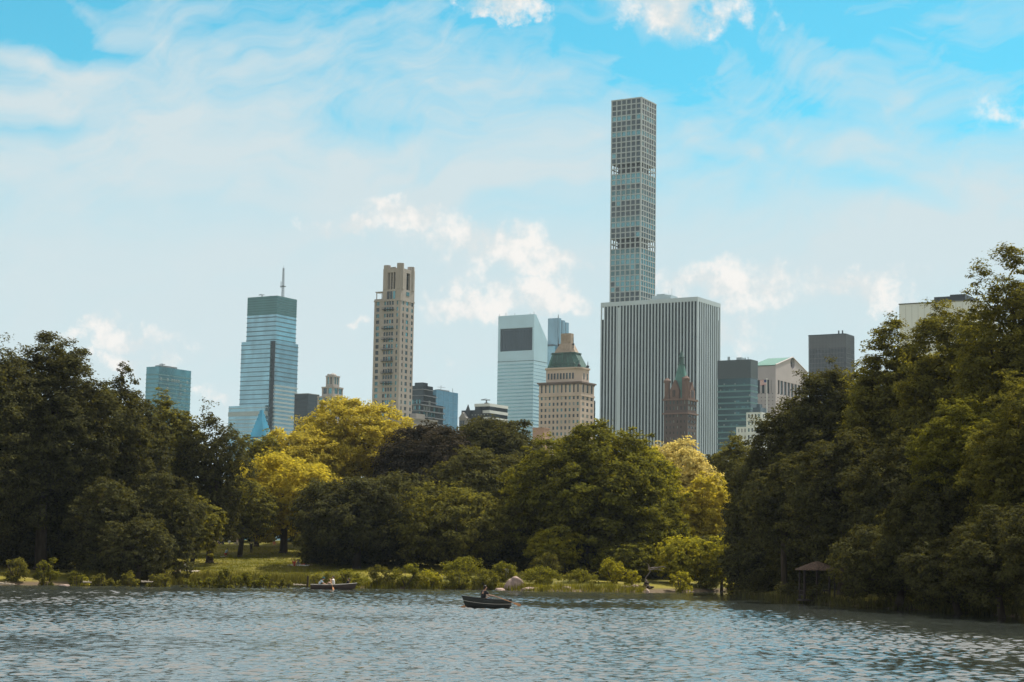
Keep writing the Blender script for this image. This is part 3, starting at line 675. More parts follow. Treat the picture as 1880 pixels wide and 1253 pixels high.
# mast
mx_, my_ = B.xL(520) if 520 < 509 else -6, 12
P5 = B.P; best = None
def local_of(px, py, yl, B):      # local x such that the point at local y=yl shows at px
    lo, hi = -120., 60.
    for _ in range(50):
        mid = (lo + hi) / 2; p = B.P + B.ax * mid + B.ay * yl
        if proj(p)[0] < px: lo = mid
        else: hi = mid
    return lo
mx_ = local_of(519, 540, 16, B); hm = B.z(483) - H
m = MB()
for sx_, sy_ in ((-1, -1), (1, -1), (1, 1), (-1, 1)): m.tube((mx_ + sx_ * .9, 16 + sy_ * .9, H), (mx_ + sx_ * .55, 16 + sy_ * .55, H + hm * .92), .26, .2, 4)
for k in range(18):
    z_ = H + hm * .92 * k / 18; zn = H + hm * .92 * (k + 1) / 18; s_ = .9 - .35 * k / 18
    m.tube((mx_ - s_, 16 - s_, z_), (mx_ + s_, 16 - s_, zn), .14, None, 3); m.tube((mx_ + s_, 16 - s_, z_), (mx_ + s_, 16 + s_, zn), .14, None, 3)
m.tube((mx_, 16, H + hm * .9), (mx_, 16, H + hm * 1.0), .2, .08); m.box(mx_ - 2.4, mx_ + 2.4, 14, 18, H + hm * .34, H + hm * .36); m.tube((mx_ - 1.6, 14.5, H + hm * .3), (mx_ - 1.6, 14.5, H + hm * .5), .3); m.tube((mx_ + 1.4, 14.5, H + hm * .3), (mx_ + 1.4, 14.5, H + hm * .42), .25)
m.build('lattice_mast', steel, rt)
crane(rt, local_of(481, 540, 8, B), 8, H, 1.); crane(rt, local_of(495, 540, 8, B), 8, H - 1.6, .8, -1)
# --- small teal block on the left
B = Bld('office_block', 'small teal glass block with a flat roof and rooftop crane on the left', 269, 292, 351, 673, 2000)
rt = B.root; wl, wr, H = B.wl, B.wr, B.H
vol('glass_shaft', rt, -wl, 0, 0, wr, 0, H, gT)
lines(rt, 'floor_lines', bandT, wl, wr, [H - 9.2] + list(np.arange(B.z(790), H - 12, 4.6)), 1., .3)
wins = []; z_ = H - 12
zz = np.arange(B.z(770), H - 14, 4.6)
for z_ in zz:
    for k in range(13):
        if random.random() < .6: wins.append(('R', wr * .05 + k * wr * .068, wr * .05 + (k + .8) * wr * .068, -.12, 0.05, z_ + 1.2, z_ + 4.2, (0, 0)))
put_windows(rt, wins, [gS, gG, gW]); crane(rt, -wl * .3, 12, H, 1.1); 
m = MB(); m.box(-wl * .6, -2, 6, wr * .6, H, H + 2); m.build('rooftop_plant', roofm, rt)
# --- blue pyramid-topped small building
B = Bld('office_tower', 'small bright blue stepped glass building with a pointed top before the glass tower', 455, 483, 503, 800, 1500)
rt = B.root; wl, wr, H = B.wl, B.wr, B.H; gBr = glass('bright blue glass', (.05, .33, .50), .15, .6)
cx_, cy_ = -wl * .5, wr * .5; zt = B.z(752); m = MB(); st_ = 7
m.box(-wl, 0, 0, wr, 0, H)
for k in range(st_):
    f0 = 1 - k / st_ * .9; z0 = H + (zt - H) * k / st_; z1 = H + (zt - H) * (k + 1) / st_
    hx, hy = wl * .5 * f0 * .8, wr * .5 * f0 * .8
    f1 = f0 - .04
    m.frus(rect(cx_ - hx, cx_ + hx, cy_ - hy, cy_ + hy), z0, rect(cx_ - wl * .4 * f1, cx_ + wl * .4 * f1, cy_ - wr * .4 * f1, cy_ + wr * .4 * f1), z1)
m.tube((cx_, cy_, zt - 1), (cx_, cy_, zt + 3), .3, .05); m.build('glass_body', gBr, rt)
lines(rt, 'floor_lines', gN, wl, wr, np.arange(B.z(845), H - 1, 3.6), .9, .2)
# --- dark navy slab
B = Bld('office_block', 'dark navy glass block between the glass tower and the stepped stone tower', 541, 566, 586, 724, 1700)
rt = B.root; vol('glass_shaft', rt, -B.wl, 0, 0, B.wr, 0, B.H, gN); vol('parapet', rt, -B.wl - .3, .3, -.3, B.wr + .3, B.H, B.H + .8, roofm)
lines(rt, 'floor_lines', gD2, B.wl, B.wr, np.arange(B.z(800), B.H - 3, 4), .5, .15)
# --- stepped stone tower
B = Bld('apartment_tower', 'slender pale stone tower stepping in twice towards its top', 583, 612, 637, 727, 1500, 'apartment tower')
rt = B.root; wl, wr, H = B.wl, B.wr, B.H; wall = MB(); wins = []; tops = [(0., B.z(727)), (.14, B.z(709)), (.27, B.z(688))]
zprev = B.z(800); core = MB(); wall.box(-wl, 0, 0, wr, 0, zprev)
for f_, zt in tops:
    ox, oy = -wl * f_, wr * f_; a_, b_ = wl * (1 - 2 * f_), wr * (1 - 2 * f_); n_ = max(1, round((zt - zprev - 1.2) / 7.))
    nc = 3 if f_ < .1 else 2
    lattice(wall, wins, 'L', 0, a_, zprev, zt - 1.2, nc, n_, 1.5, 2.2, .6, (ox, oy)); lattice(wall, wins, 'R', .6, b_, zprev, zt - 1.2, nc, n_, 1.5, 2.2, .6, (ox, oy))
    core.box(ox - a_ + .05, ox - .6, oy + .6, oy + b_ - .05, zprev, zt - 1.2); wall.box(ox - a_ - .3, ox + .3, oy - .3, oy + b_ + .3, zt - 1.2, zt)
    zprev = zt
m = MB(); m.ell((-wl * .5, wr * .5, zprev), (3.2, 3.2, 2.2)); m.box(-wl * .68, -wl * .58, wr * .3, wr * .4, zprev, zprev + 1.4); m.build('roof_dome', stone, rt)
wall.build('wall', stone, rt); core.build('core', greyst, rt); put_windows(rt, wins, [gD2, gG, gS])
# --- tall limestone tower
B = Bld('apartment_tower', 'tall grey beige limestone apartment tower with balconies and notched top', 704, 737, 762, 485, 1150, 'apartment tower')
rt = B.root; wl, wr, H = B.wl, B.wr, B.H; wall = MB(); core = MB(); wins = []; dp = .5
zA = B.z(552); zb = B.z(815); wL2 = wl + (737 - 704) * 0 + B.solve(-B.ax, 689) - wl
wL = wL2
fl = 3.9; n_ = int((zA - zb) / fl); zb = zA - n_ * fl
wall.box(-wL, 0, 0, wr, 0, zb)
core.box(-wL + .05, -dp, dp, wr - .05, zb, zA)
# left face: bays from the corner: slot, four balcony windows, far column
bays = [(0, .085, .13), (.13, .20, .25)]
cols_ = [(.09, .15), (.26, .335), (.36, .43), (.455, .525), (.55, .62), (.80, .92)]
edges = [0]; 
for a, b_ in cols_: edges += [a, b_]
edges.append(1)
for i in range(0, len(edges), 2): fbox(wall, 'L', edges[i] * wL, edges[i + 1] * wL, 0, dp, zb, zA)
for a, b_ in cols_:
    for j in range(n_):
        za = zb + j * fl; fbox(wall, 'L', a * wL, b_ * wL, .02, dp, za, za + 1.5); wins.append(('L', a * wL, b_ * wL, dp * .6, dp, za + 1.5, za + fl, (0, 0)))
colsR = [(.16, .25), (.42, .58), (.80, .92)]; edges = [dp / wr]
for a, b_ in colsR: edges += [a, b_]
edges.append(1)
for i in range(0, len(edges), 2): fbox(wall, 'R', edges[i] * wr, edges[i + 1] * wr, 0, dp, zb, zA)
for a, b_ in colsR:
    for j in range(n_):
        za = zb + j * fl; fbox(wall, 'R', a * wr, b_ * wr, .02, dp, za, za + 1.6); wins.append(('R', a * wr, b_ * wr, dp * .6, dp, za + 1.6, za + fl, (0, 0)))
wall.box(-wL - .25, .25, -.25, wr + .25, zA, zA + 1.)
# crown: tall storeys, corner turrets
zC = B.z(492); wall.box(-wl, 0, 0, wr, zA + 1., B.z(530))
zq0, zq1 = B.z(530), B.z(499)
for a, b_ in ((0, .32), (.42, .47), (.57, .62), (.76, 1)): fbox(wall, 'L', a * wl, b_ * wl, 0, 1.5, zq0, zq1)
for a, b_ in ((1.5 / wr, .4), (.66, 1)): fbox(wall, 'R', a * wr, b_ * wr, 0, 1.5, zq0, zq1)
core.box(-wl + .1, -1.5, 1.5, wr - .1, zq0, zq1); wall.box(-wl, 0, 0, wr, zq1, zC)
for x_, y_ in ((-1.8, 1.8), (-wl + 1.8, 1.8), (-1.8, wr - 1.8), (-wl + 1.8, wr - 1.8)):
    h_ = 3.2 if (x_, y_) == (-1.8, 1.8) else 2.4
    wall.frus([(x_ + 2.3 * math.cos(t), y_ + 2.3 * math.sin(t)) for t in np.arange(8) * math.pi / 4], zq0, [(x_ + 2.3 * math.cos(t), y_ + 2.3 * math.sin(t)) for t in np.arange(8) * math.pi / 4], zC + h_)
for k in range(6): wall.box(-wl + 5 + k * (wl - 10) / 6, -wl + 6 + k * (wl - 10) / 6, .1, 1.0, zC, zC + .9)
for (a, b_) in ((.3, .42), (.47, .58), (.62, .76)): wins.append(('L', a * wl, b_ * wl, -.15, .1, B.z(548), B.z(534), (0, 0)))
wins.append(('R', .4 * wr, .62 * wr, -.15, .1, B.z(541), B.z(508) - 9, (0, 0)))
wall.build('wall', stone, rt); core.build('core', gD, rt); put_windows(rt, wins, [gD2, gD, gG, gS, gD2])
zbal = [B.z(p) for p in (567, 602, 622, 641, 662, 684, 703)]
for z_ in zbal:
    m = MB(); m.box(-.66 * wL, -.24 * wL, -1.6, 0, z_ - .35, z_); m.box(-.66 * wL, -.24 * wL, -1.6, -1.5, z_ + 1.0, z_ + 1.1)
    for k in range(14): x_ = -.66 * wL + k * .42 * wL / 13; m.box(x_ - .05, x_ + .05, -1.58, -1.52, z_, z_ + 1.)
    m.build('balcony', dkm, rt)
m = MB(); m.box(-wL, -wl - .3, 0, wr * .7, zA + 1, zA + 1.8); m.tube((-wL + 1, 1, zA + 1), (-wL + 1, 1, zA + 6), .3); m.tube((-wl - 1.2, 1, zA + 1), (-wl - 1.2, 1, zA + 6), .3); m.box(-wL + .4, -wl - .5, .3, 4, zA + 6, zA + 6.6); m.build('terrace_pergola', stone, rt)
# --- dark terraced block
B = Bld('apartment_block', 'dark apartment block with pale-edged balconies stepping down to the right', 757, 778, 795, 708, 1300)
rt = B.root; wl, wr, H = B.wl, B.wr, B.H; y2 = wr; w3 = B.solve(B.ay, 814)
m = MB(); m.box(-wl, 0, 0, wr, 0, H); m.box(-wl + 2, -2, wr, (wr + w3) / 2, 0, B.z(722)); m.box(-wl - 6, .1, -4, w3, 0, B.z(741)); m.box(-wl, -wl * .3, 3, wr * .8, H, H + 2.5); m.build('dark_glass_body', gD, rt)
m = MB()
for z_ in np.arange(B.z(800), B.z(741), 4.2): m.box(-wl - 6.8, 1.2, -5, w3 + 1, z_, z_ + .9)
for z_ in np.arange(B.z(738), B.z(724), 4.2): m.box(-wl + 1.4, -1., wr, (wr + w3) / 2 + 1, z_, z_ + .8)
for z_ in np.arange(B.z(738), H, 4.2): m.box(-wl - .6, .6, -.6, wr - .05, z_, z_ + .6)
m.build('balcony_slabs', mat('grey balcony edge', (.16, .18, .20), .7), rt)
wins = []
for z_ in np.arange(B.z(800), B.z(745), 4.2):
    for k in range(8):
        if random.random() < .55: wins.append(('L', k * wl / 8, (k + .7) * wl / 8, -4.15, -3.95, z_ + 1.2, z_ + 4, (0, 0)))
    for k in range(8):
        if random.random() < .4: wins.append(('R', k * w3 / 8, (k + .7) * w3 / 8, -.25, -.05, z_ + 1.2, z_ + 4, (0, 0)))
put_windows(rt, wins, [gW, gS, gG])
# --- flat blue glass block
B = Bld('office_block', 'plain mid-blue glass block beside the dark terraced block', 790, 801, 841, 716, 2000)
rt = B.root; vol('glass_shaft', rt, -B.wl, 0, 0, B.wr, 0, B.H, glass('plain blue glass', (.07, .22, .33), .2, .6))
m = MB()
for k in range(9): m.box(-.1, .12, B.wr * k / 9, B.wr * k / 9 + .3, 0, B.H)
for z_ in np.arange(B.z(790), B.H, 8): m.box(-B.wl - .1, .1, -.1, B.wr, z_, z_ + .3)
m.build('mullions', gB, rt); m = MB(); m.box(-B.wl, -2, 10, 30, B.H, B.H + 1.5); m.tube((-3, 14, B.H), (-3, 14, B.H + 6), .25); m.tube((-3, 38, B.H), (-3, 38, B.H + 5), .25); m.tube((-5, 10, B.H + 4), (0, 18, B.H + 4), .2); m.build('rooftop_antennas', steel, rt)
# --- low grey stone block
B = Bld('low_building', 'low plain grey stone block just above the yellow-green tree', 727, 752, 803, 768, 1000)
rt = B.root; vol('wall', rt, -B.wl, 0, 0, B.wr, 0, B.H, greyst); vol('parapet', rt, -B.wl - .3, .3, -.3, B.wr + .3, B.H, B.H + .7, greyst)
m = MB(); m.box(-B.wl * .5, -1, 8, B.wr * .6, B.H + .7, B.H + 3.2); m.build('rooftop_house', greyst, rt)
# --- small church-like building with spire
B = Bld('church', 'small grey gabled stone building with a thin dark spire', 843, 856, 868, 768, 1200, 'church')
rt = B.root; wl, wr, H = B.wl, B.wr, B.H; vol('wall', rt, -wl, 0, 0, wr, 0, H, greyst)
zp = B.z(757); m = MB(); m.raw([(-wl - .3, -.3, H), (.3, -.3, H), (.3, wr + .3, H), (-wl - .3, wr + .3, H), (-wl / 2, -.3, zp), (-wl / 2, wr + .3, zp)], [(0, 1, 4), (1, 2, 5, 4), (2, 3, 5), (3, 0, 4, 5), (3, 2, 1, 0)]); m.build('gabled_roof', greyst, rt)
tx = local_of(859, 760, wr * .5, B); zs_ = B.z(742); m = MB(); m.frus(rect(tx - 1.4, tx + 1.4, wr * .5 - 1.4, wr * .5 + 1.4), H, rect(tx - 1.2, tx + 1.2, wr * .5 - 1.2, wr * .5 + 1.2), B.z(755)); m.frus(rect(tx - 1.3, tx + 1.3, wr * .5 - 1.3, wr * .5 + 1.3), B.z(755), rect(tx - .1, tx + .1, wr * .5 - .1, wr * .5 + .1), zs_); m.build('spire', dkm, rt)
for k in range(3): vol('window', rt, -wl * (.75 - .25 * k) - 1, -wl * (.75 - .25 * k), -.12, .05, H - 5, H - 1.5, gD)
# --- black and white striped block
B = Bld('office_block', 'low block with bold white and black floor stripes in front of the slant-topped tower', 872, 899, 932, 741, 1200)
rt = B.root; wl, wr, H = B.wl, B.wr, B.H
vol('dark_glass_body', rt, -wl, 0, 0, wr, 0, H, gD)
m = MB()
for k, z_ in enumerate(np.arange(H - .9, B.z(800), -4.4)):
    m.box(-wl * (1.0 if k < 2 else .42) - .2, .3, -.3, wr + .3, z_ - 1.0, z_ + .9)
m.build('white_floor_bands', white, rt)
vol('dark_wing', rt, -wl - 9, -wl * .45, -2, -.35, 0, B.z(753), dkm)
m = MB()
for k in range(9): m.box(-wl - 8 + k * 2.3, -wl - 7 + k * 2.3, -2.12, -2.0, B.z(763), B.z(761))
m.build('wing_lights', gW, rt); crane(rt, local_of(893, 740, 6, B), 6, H, .9, 1)
# --- slant-topped tower
B = Bld('skyscraper', 'pale blue aluminium tower with a slanting roof and a big dark louvred opening', 915, 981, 1006, 577, 2100, 'skyscraper')
rt = B.root; wl, wr, H = B.wl, B.wr, B.H; ztf = H; zr = B.z(612) 
ze = B.z(622)
v_ = [(-wl, 0, 0), (0, 0, 0), (0, wr, 0), (-wl, wr, 0), (-wl, 0, H), (0, 0, H), (0, wr, ze), (-wl, wr, ze), (-wl, wr * .12, H), (0, wr * .12, H)]
za, zb_ = B.z(643), B.z(601); xa, xb = B.xL(978), B.xL(919)
m = MB(); m.box(-wl, 0, 0, wr, 0, za); m.box(xa, 0, 0, 3, za, zb_); m.box(-wl, xb, 0, 3, za, zb_); m.box(-wl, 0, 0, 3, zb_, H)
pr_ = [(3, za), (wr, za), (wr, ze), (4.5, H), (3, H)]
m.raw([(-wl, y, z) for y, z in pr_] + [(0, y, z) for y, z in pr_], [(4, 3, 2, 1, 0), (5, 6, 7, 8, 9), (0, 1, 6, 5), (1, 2, 7, 6), (2, 3, 8, 7), (3, 4, 9, 8), (4, 0, 5, 9)])
m.build('aluminium_body', alum, rt)
m = MB(); m.box(xb + .1, xa - .1, 1.6, 2.9, za + .1, zb_ - .1)
for k in range(22): x_ = xb + .3 + k * (xa - xb - .8) / 21; m.box(x_, x_ + .45, .8, 1.55, za + .15, zb_ - 2.5)
m.build('louvred_opening', louvre, rt)
m = MB()
for k, z_ in enumerate(np.arange(B.z(660), B.z(830), -4.05)):
    pass
m.build('x', alum, rt) if False else None
zz = list(np.arange(B.z(800), B.z(668), 4.05)); wins = []
for z_ in zz: wins.append(('L', .15, wl - .2, -.06, .1, z_, z_ + 1.5, (0, 0)))
put_windows(rt, wins, [glass('pale band glass', (.24, .44, .50), .2, .6)], 'window_band')
wins = [('R', .3, wr - .3, -.06, .1, z_ , z_ + (1.6 if z_ < B.z(705) else .5), (0, 0)) for z_ in zz]
put_windows(rt, wins, [gB], 'dark_window_band')
vol('floor_joint', rt, -wl - .05, .08, -.08, wr, B.z(662) - .35, B.z(662) + .35, MLEG)
m = MB()
for x_ in (-1, -6, -wl * .55, -wl * .8, -wl + .6): m.tube((x_, 1, H), (x_, 1, H + random.uniform(1.5, 4)), .2)
m.build('roof_rods', steel, rt)
# --- three finned tower
B = Bld('skyscraper', 'slim grey-blue tower of three rounded fins between the slant-topped tower and the hotel', 1006, 1026, 1047, 584, 2300, 'skyscraper')
rt = B.root; wl, wr, H = B.wl, B.wr, B.H
def lens_(x0, x1, y0, y1, n_=8):
    p = [(x0, y0), (x1 - (x1 - x0) * .1, y0)] + [(x1 - (x1 - x0) * .1 + (x1 - x0) * .1 * math.sin(t), y0 + (y1 - y0) * (1 - math.cos(t)) / 2) for t in np.linspace(0, math.pi, n_)][1:] + [(x0, y1)]
    return p
for k in range(3):
    m = MB(); y0 = k * wr / 3; y1 = y0 + wr / 3 - 1.3; p = lens_(-wl, 0, y0, y1); m.frus(p, 0, p, H - k * 1.6); m.build('glass_fin', gB, rt)
    if k < 2: vol('recess', rt, -wl, -5, y1, y1 + 1.3, 0, H - 5, gD2)
vol('glass_shoulder', rt, -wl - 2, -3, -5, -.02, 0, B.z(636), gA); vol('ledge', rt, -wl - 3, -wl * .3, -5.5, -.1, B.z(636), B.z(633), gD2); m = MB(); m.tube((-3, 4, H), (-3, 4, H + 5), .7, .3); m.build('roof_rod', steel, rt)
# --- hotel with green mansard roof
B = Bld('hotel', 'pinkish stone hotel with a green copper mansard roof and pale stone cap', 990, 1066, 1091, 699, 1150, 'hotel')
rt = B.root; wl, wr, H = B.wl, B.wr, B.H; wall = MB(); core = MB(); wins = []; dp = .5
z0 = B.z(830); fl = 3.75; z1 = B.z(727); n_ = int((z1 - z0) / fl); z0 = z1 - n_ * fl
wall.box(-wl, 0, 0, wr, 0, z0); core.box(-wl + .05, -dp, dp, wr - .05, z0, H - 1)
sk = lambda i, j: False
lattice(wall, wins, 'L', 0, wl, z0, z1, 10, n_, 1.45, 1.7, dp, end=1.2); lattice(wall, wins, 'R', dp, wr, z0, z1, 3, n_, 2.7, 1.7, dp, end=1.8)
wall.box(-wl - .35, .35, -.35, wr + .35, z1, z1 + 1.2)
lattice(wall, wins, 'L', 0, wl, z1 + 1.2, H - 2.2, 10, 1, 1.75, 1.2, dp, end=1.3); lattice(wall, wins, 'R', dp, wr, z1 + 1.2, H - 2.2, 3, 1, 3.3, 1.2, dp, end=2.)
m = MB(); m.box(-wl - .4, .4, -.4, wr + .4, H - 2.2, H - 1.4); m.box(-wl - 1.1, 1.1, -1.1, wr + 1.1, H - 1.4, H - .5)
m.box(-wl - .3, .3, -.3, wr + .3, z1 + .2, z1 + .9) if False else None
for k in range(28): m.box(-wl + k * wl / 28, -wl + k * wl / 28 + .6, -.8, -.42, H - 2.1, H - 1.45)
m.build('cornice', mat('dark brown cornice', (.17, .13, .115), .9, 0, .3, .6), rt)  # cornice in a darker brown than the walls
def cham(x0, x1, y0, y1, c): return [(x0 + c, y0), (x1 - c, y0), (x1, y0 + c), (x1, y1 - c), (x1 - c, y1), (x0 + c, y1), (x0, y1 - c), (x0, y0 + c)]
i0 = 2.4; zD = B.z(676); wall.frus(cham(-wl + i0, -i0 * .6, i0 * .6, wr - i0 * .6, 3), H - .5, cham(-wl + i0, -i0 * .6, i0 * .6, wr - i0 * .6, 3), zD)
for k in range(9):
    a = (-i0 * .6 - 4.2 - k * (wl - 10) / 9)
    m = MB(); m.box(a - 1.2, a, i0 * .6 - .12, i0 * .6 + .2, H + 1.5, zD - 2.6); m.build('window', random.choice([gD2, gD]), rt)
for k in range(2): m = MB(); m.box(-i0 * .6 - .1, -i0 * .6 + .12, wr * (.35 + .25 * k), wr * (.35 + .25 * k) + 1.3, H + 1.5, zD - 2.6); m.build('window', gD2, rt)
wall.frus(cham(-wl + i0 - .6, -i0 * .6 + .6, i0 * .6 - .6, wr - i0 * .6 + .6, 3), zD, cham(-wl + i0 - .6, -i0 * .6 + .6, i0 * .6 - .6, wr - i0 * .6 + .6, 3), zD + 1)
zM = B.z(647); q0 = cham(-wl + i0 + .6, -i0 * .6 - .6, i0 * .6 + .6, wr - i0 * .6 - .6, 3); q1 = cham(-wl * .83 + .8, -wl * .24, wr * .22, wr * .8, 2.)
m = MB(); m.frus(q0, zD + 1, q1, zM); m.frus(cham(-wl * .83 + .3, -wl * .24 + .5, wr * .22 - .5, wr * .8 + .5, 2.), zM, cham(-wl * .83 + .3, -wl * .24 + .5, wr * .22 - .5, wr * .8 + .5, 2.), zM + .9)
rf = m.build('mansard_roof', copdk, rt)
m = MB()
for k in range(8):
    for t in range(4):
        a = (Vector(q0[k]).lerp(Vector(q0[(k + 1) % 8]), t / 4)); b_ = (Vector(q1[k]).lerp(Vector(q1[(k + 1) % 8]), t / 4)); m.tube((a.x, a.y, zD + 1), (b_.x, b_.y, zM), .16, None, 4)
m.build('roof_seam', copper, rf)
for k in range(7):
    t = (k + .5) / 7; x_ = q0[0][0] + (q0[1][0] - q0[0][0]) * t
    m = MB(); m.box(x_ - .8, x_ + .8, q0[0][1] + .1, q0[0][1] + 2.6, zD + 1.2, zD + 3.2); m.raw([(x_ - 1, q0[0][1], zD + 3.2), (x_ + 1, q0[0][1], zD + 3.2), (x_, q0[0][1], zD + 4.3), (x_ - 1, q0[0][1] + 3, zD + 3.2), (x_ + 1, q0[0][1] + 3, zD + 3.2), (x_, q0[0][1] + 3, zD + 4.3)], [(0, 1, 2), (5, 4, 3), (1, 4, 5, 2), (3, 0, 2, 5), (0, 3, 4, 1)]); m.build('dormer', copdk, rf)
zS = B.z(627); m = MB(); m.frus(cham(-wl * .78, -wl * .26, wr * .26, wr * .76, 2), zM + .9, cham(-wl * .66, -wl * .36, wr * .36, wr * .66, 1.2), zS)
xa, xb = -wl * .385, -wl * .625; m.box(xb, xa, wr * .4, wr * .62, zS - 1, B.z(608)); m.build('stone_cap', mat('warm grey cap stone', (.36, .29, .23), .9, 0, .3, .5), rt)
m = MB()
for x_, y_ in ((-2.6, 2.6), (-1.8, wr * .7)): m.tube((x_, y_, zD + 1), (x_, y_, zD + 5.5), .5, .12); m.ell((x_, y_, zD + 2.2), (.9, .9, 1))
for x_ in (xa + 2, xb - 1.5): m.tube((x_, wr * .4, zS - 3), (x_, wr * .4, zS + 4), .35, .12); m.ell((x_, wr * .4, zS - .6), (.7, .7, .9))
m.build('finial', dkm, rt)
wall.build('wall', stone2, rt); core.build('core', greyst, rt); put_windows(rt, wins, [gD2, gW, gD2, gG, gD])
# narrow glass strip right of hotel and salmon block
B = Bld('office_block', 'narrow blue glass sliver showing just right of the pinkish hotel', 1080, 1086, 1093, 735, 1400)
vol('glass_shaft', B.root, -B.wl, 0, 0, B.wr, 0, B.H, gA); lines(B.root, 'floor_lines', MLEG, B.wl, B.wr, np.arange(B.z(800), B.H - 1, 4.2), .4, .15)
B = Bld('low_building', 'low salmon brick rooftop at the foot of the pinkish hotel', 978, 998, 1009, 787, 900)
vol('wall', B.root, -B.wl, 0, 0, B.wr, 0, B.H, salmon); vol('parapet', B.root, -B.wl - .2, .2, -.2, B.wr + .2, B.H, B.H + .5, salmon)
# --- brown hotel tower with green spire
B = Bld('hotel', 'brown brick hotel tower with terracotta gables and a green copper spire', 1219, 1262, 1279, 731, 1200, 'hotel')
rt = B.root; wl, wr, H = B.wl, B.wr, B.H; wall = MB(); core = MB(); wins = []; dp = .45
z0 = B.z(850); z1 = B.z(761); fl = 3.7; n_ = int((z1 - z0) / fl); z0 = z1 - n_ * fl
wall.box(-wl, 0, 0, wr, 0, z0); core.box(-wl + .05, -dp, dp, wr - .05, z0, H - .5)
lattice(wall, wins, 'L', 0, wl, z0, z1, 6, n_, 1.9, 2.1, dp, end=1.6, skip=lambda i, j: i in (0,) and j % 2); lattice(wall, wins, 'R', dp, wr, z0, z1, 3, n_, 1.9, 2.1, dp, end=1.2)
wall.box(-wl - .02, .02, -.02, wr + .02, z1, z1 + 1.6)
n2 = 2; lattice(wall, wins, 'L', 0, wl, z1 + 1.6, H - 1.4, 6, n2, 1.9, 1.5, dp, end=1.6); lattice(wall, wins, 'R', dp, wr, z1 + 1.6, H - 1.4, 3, n2, 1.9, 1.5, dp, end=1.2)
wall.build('wall', brown, rt); core.build('core', greyst, rt); put_windows(rt, wins, [gD2, gD2, gD, gW, gG])
m = MB(); m.box(-wl - .9, .9, -.9, wr + .9, z1 + .3, z1 + 1.2); m.build('belt_course', mat('dull brick belt', (.19, .12, .10), .9), rt)
m = MB(); m.box(-wl - .7, .7, -.7, wr + .7, H - 1.4, H - .2); m.build('cornice', brick, rt)
# steep roof
cx_, cy_ = -wl * .46, wr * .5; zr = B.z(668); m = MB()
m.frus(cham(-wl + 2.6, -1.4, 1.4, wr - 1.4, 2.), H - .2, cham(cx_ - 1.9, cx_ + 1.9, cy_ - 1.9, cy_ + 1.9, 1.), zr)
rf = m.build('steep_roof', copper, rt)
m = MB(); o8 = lambda r: [(cx_ + r * math.cos(t), cy_ + r * math.sin(t)) for t in np.arange(8) * math.pi / 4]
m.frus(o8(2.6), zr, o8(2.6), zr + .6); m.frus(o8(1.7), zr + .6, o8(1.6), zr + 5); m.frus(o8(2.3), zr + 5, o8(1.5), zr + 6.5); m.frus(o8(1.5), zr + 6.5, o8(.15), B.z(640)); m.build('spire', copdk, rf)
m = MB()
def gable(x0, x1, z0, zt, face):
    n = (x0 + x1) / 2
    if face == 'L':
        v = [(x0, -.3, z0), (x1, -.3, z0), (x1, -.3, z0 + (zt - z0) * .45), (n, -.3, zt), (x0, -.3, z0 + (zt - z0) * .45)]; w = [(a, 3.2, c) for a, b_, c in v]
    else:
        v = [(.3, x0, z0), (.3, x1, z0), (.3, x1, z0 + (zt - z0) * .45), (.3, n, zt), (.3, x0, z0 + (zt - z0) * .45)]; w = [(-3.2, b_, c) for a, b_, c in v]
    m.raw(v + w, [(0, 1, 2, 3, 4), (9, 8, 7, 6, 5), (0, 5, 6, 1), (1, 6, 7, 2), (2, 7, 8, 3), (3, 8, 9, 4), (4, 9, 5, 0)])
gable(-wl * .74, -wl * .36, H - .2, B.z(697), 'L'); gable(wr * .22, wr * .78, H - .2, B.z(700), 'R')
for x_, y_ in ((-wl + 1.6, 1.6), (-1.4, 1.4)):
    p = [(x_ + 2. * math.cos(t), y_ + 2. * math.sin(t)) for t in np.arange(8) * math.pi / 4]; h_ = B.z(696) if x_ < -5 else B.z(693)
    m.frus(p, H - .2, p, h_ - 2); p2 = [(x_ + 2.5 * math.cos(t), y_ + 2.5 * math.sin(t)) for t in np.arange(8) * math.pi / 4]; m.frus(p2, h_ - 2, p2, h_ - .6); m.frus(p2, h_ - .6, [(x_ + .6 * math.cos(t), y_ + .6 * math.sin(t)) for t in np.arange(8) * math.pi / 4], h_ + 1.2)
m.frus([(-wl * .2 + 1.6 * math.cos(t), 2.5 + 1.6 * math.sin(t)) for t in np.arange(8) * math.pi / 4], H - .2, [(-wl * .2 + 1.6 * math.cos(t), 2.5 + 1.6 * math.sin(t)) for t in np.arange(8) * math.pi / 4], B.z(692))
for k in range(12): m.tube((-wl + .5 + k * wl / 11.5, -.4, H - .2), (-wl + .5 + k * wl / 11.5, -.4, H + 1.6), .3, .1, 4)
m.build('gables_and_turrets', brick, rt)
for a, b_ in ((-.62, -.58), (-.55, -.51)): vol('gable_window', rt, a * wl, b_ * wl, -.45, -.25, H + .8, H + 5.5, gD)
vol('gable_window', rt, .25, .45, wr * .4, wr * .46, H + .8, H + 5.5, gD); vol('gable_window', rt, .25, .45, wr * .54, wr * .6, H + .8, H + 5.5, gD)
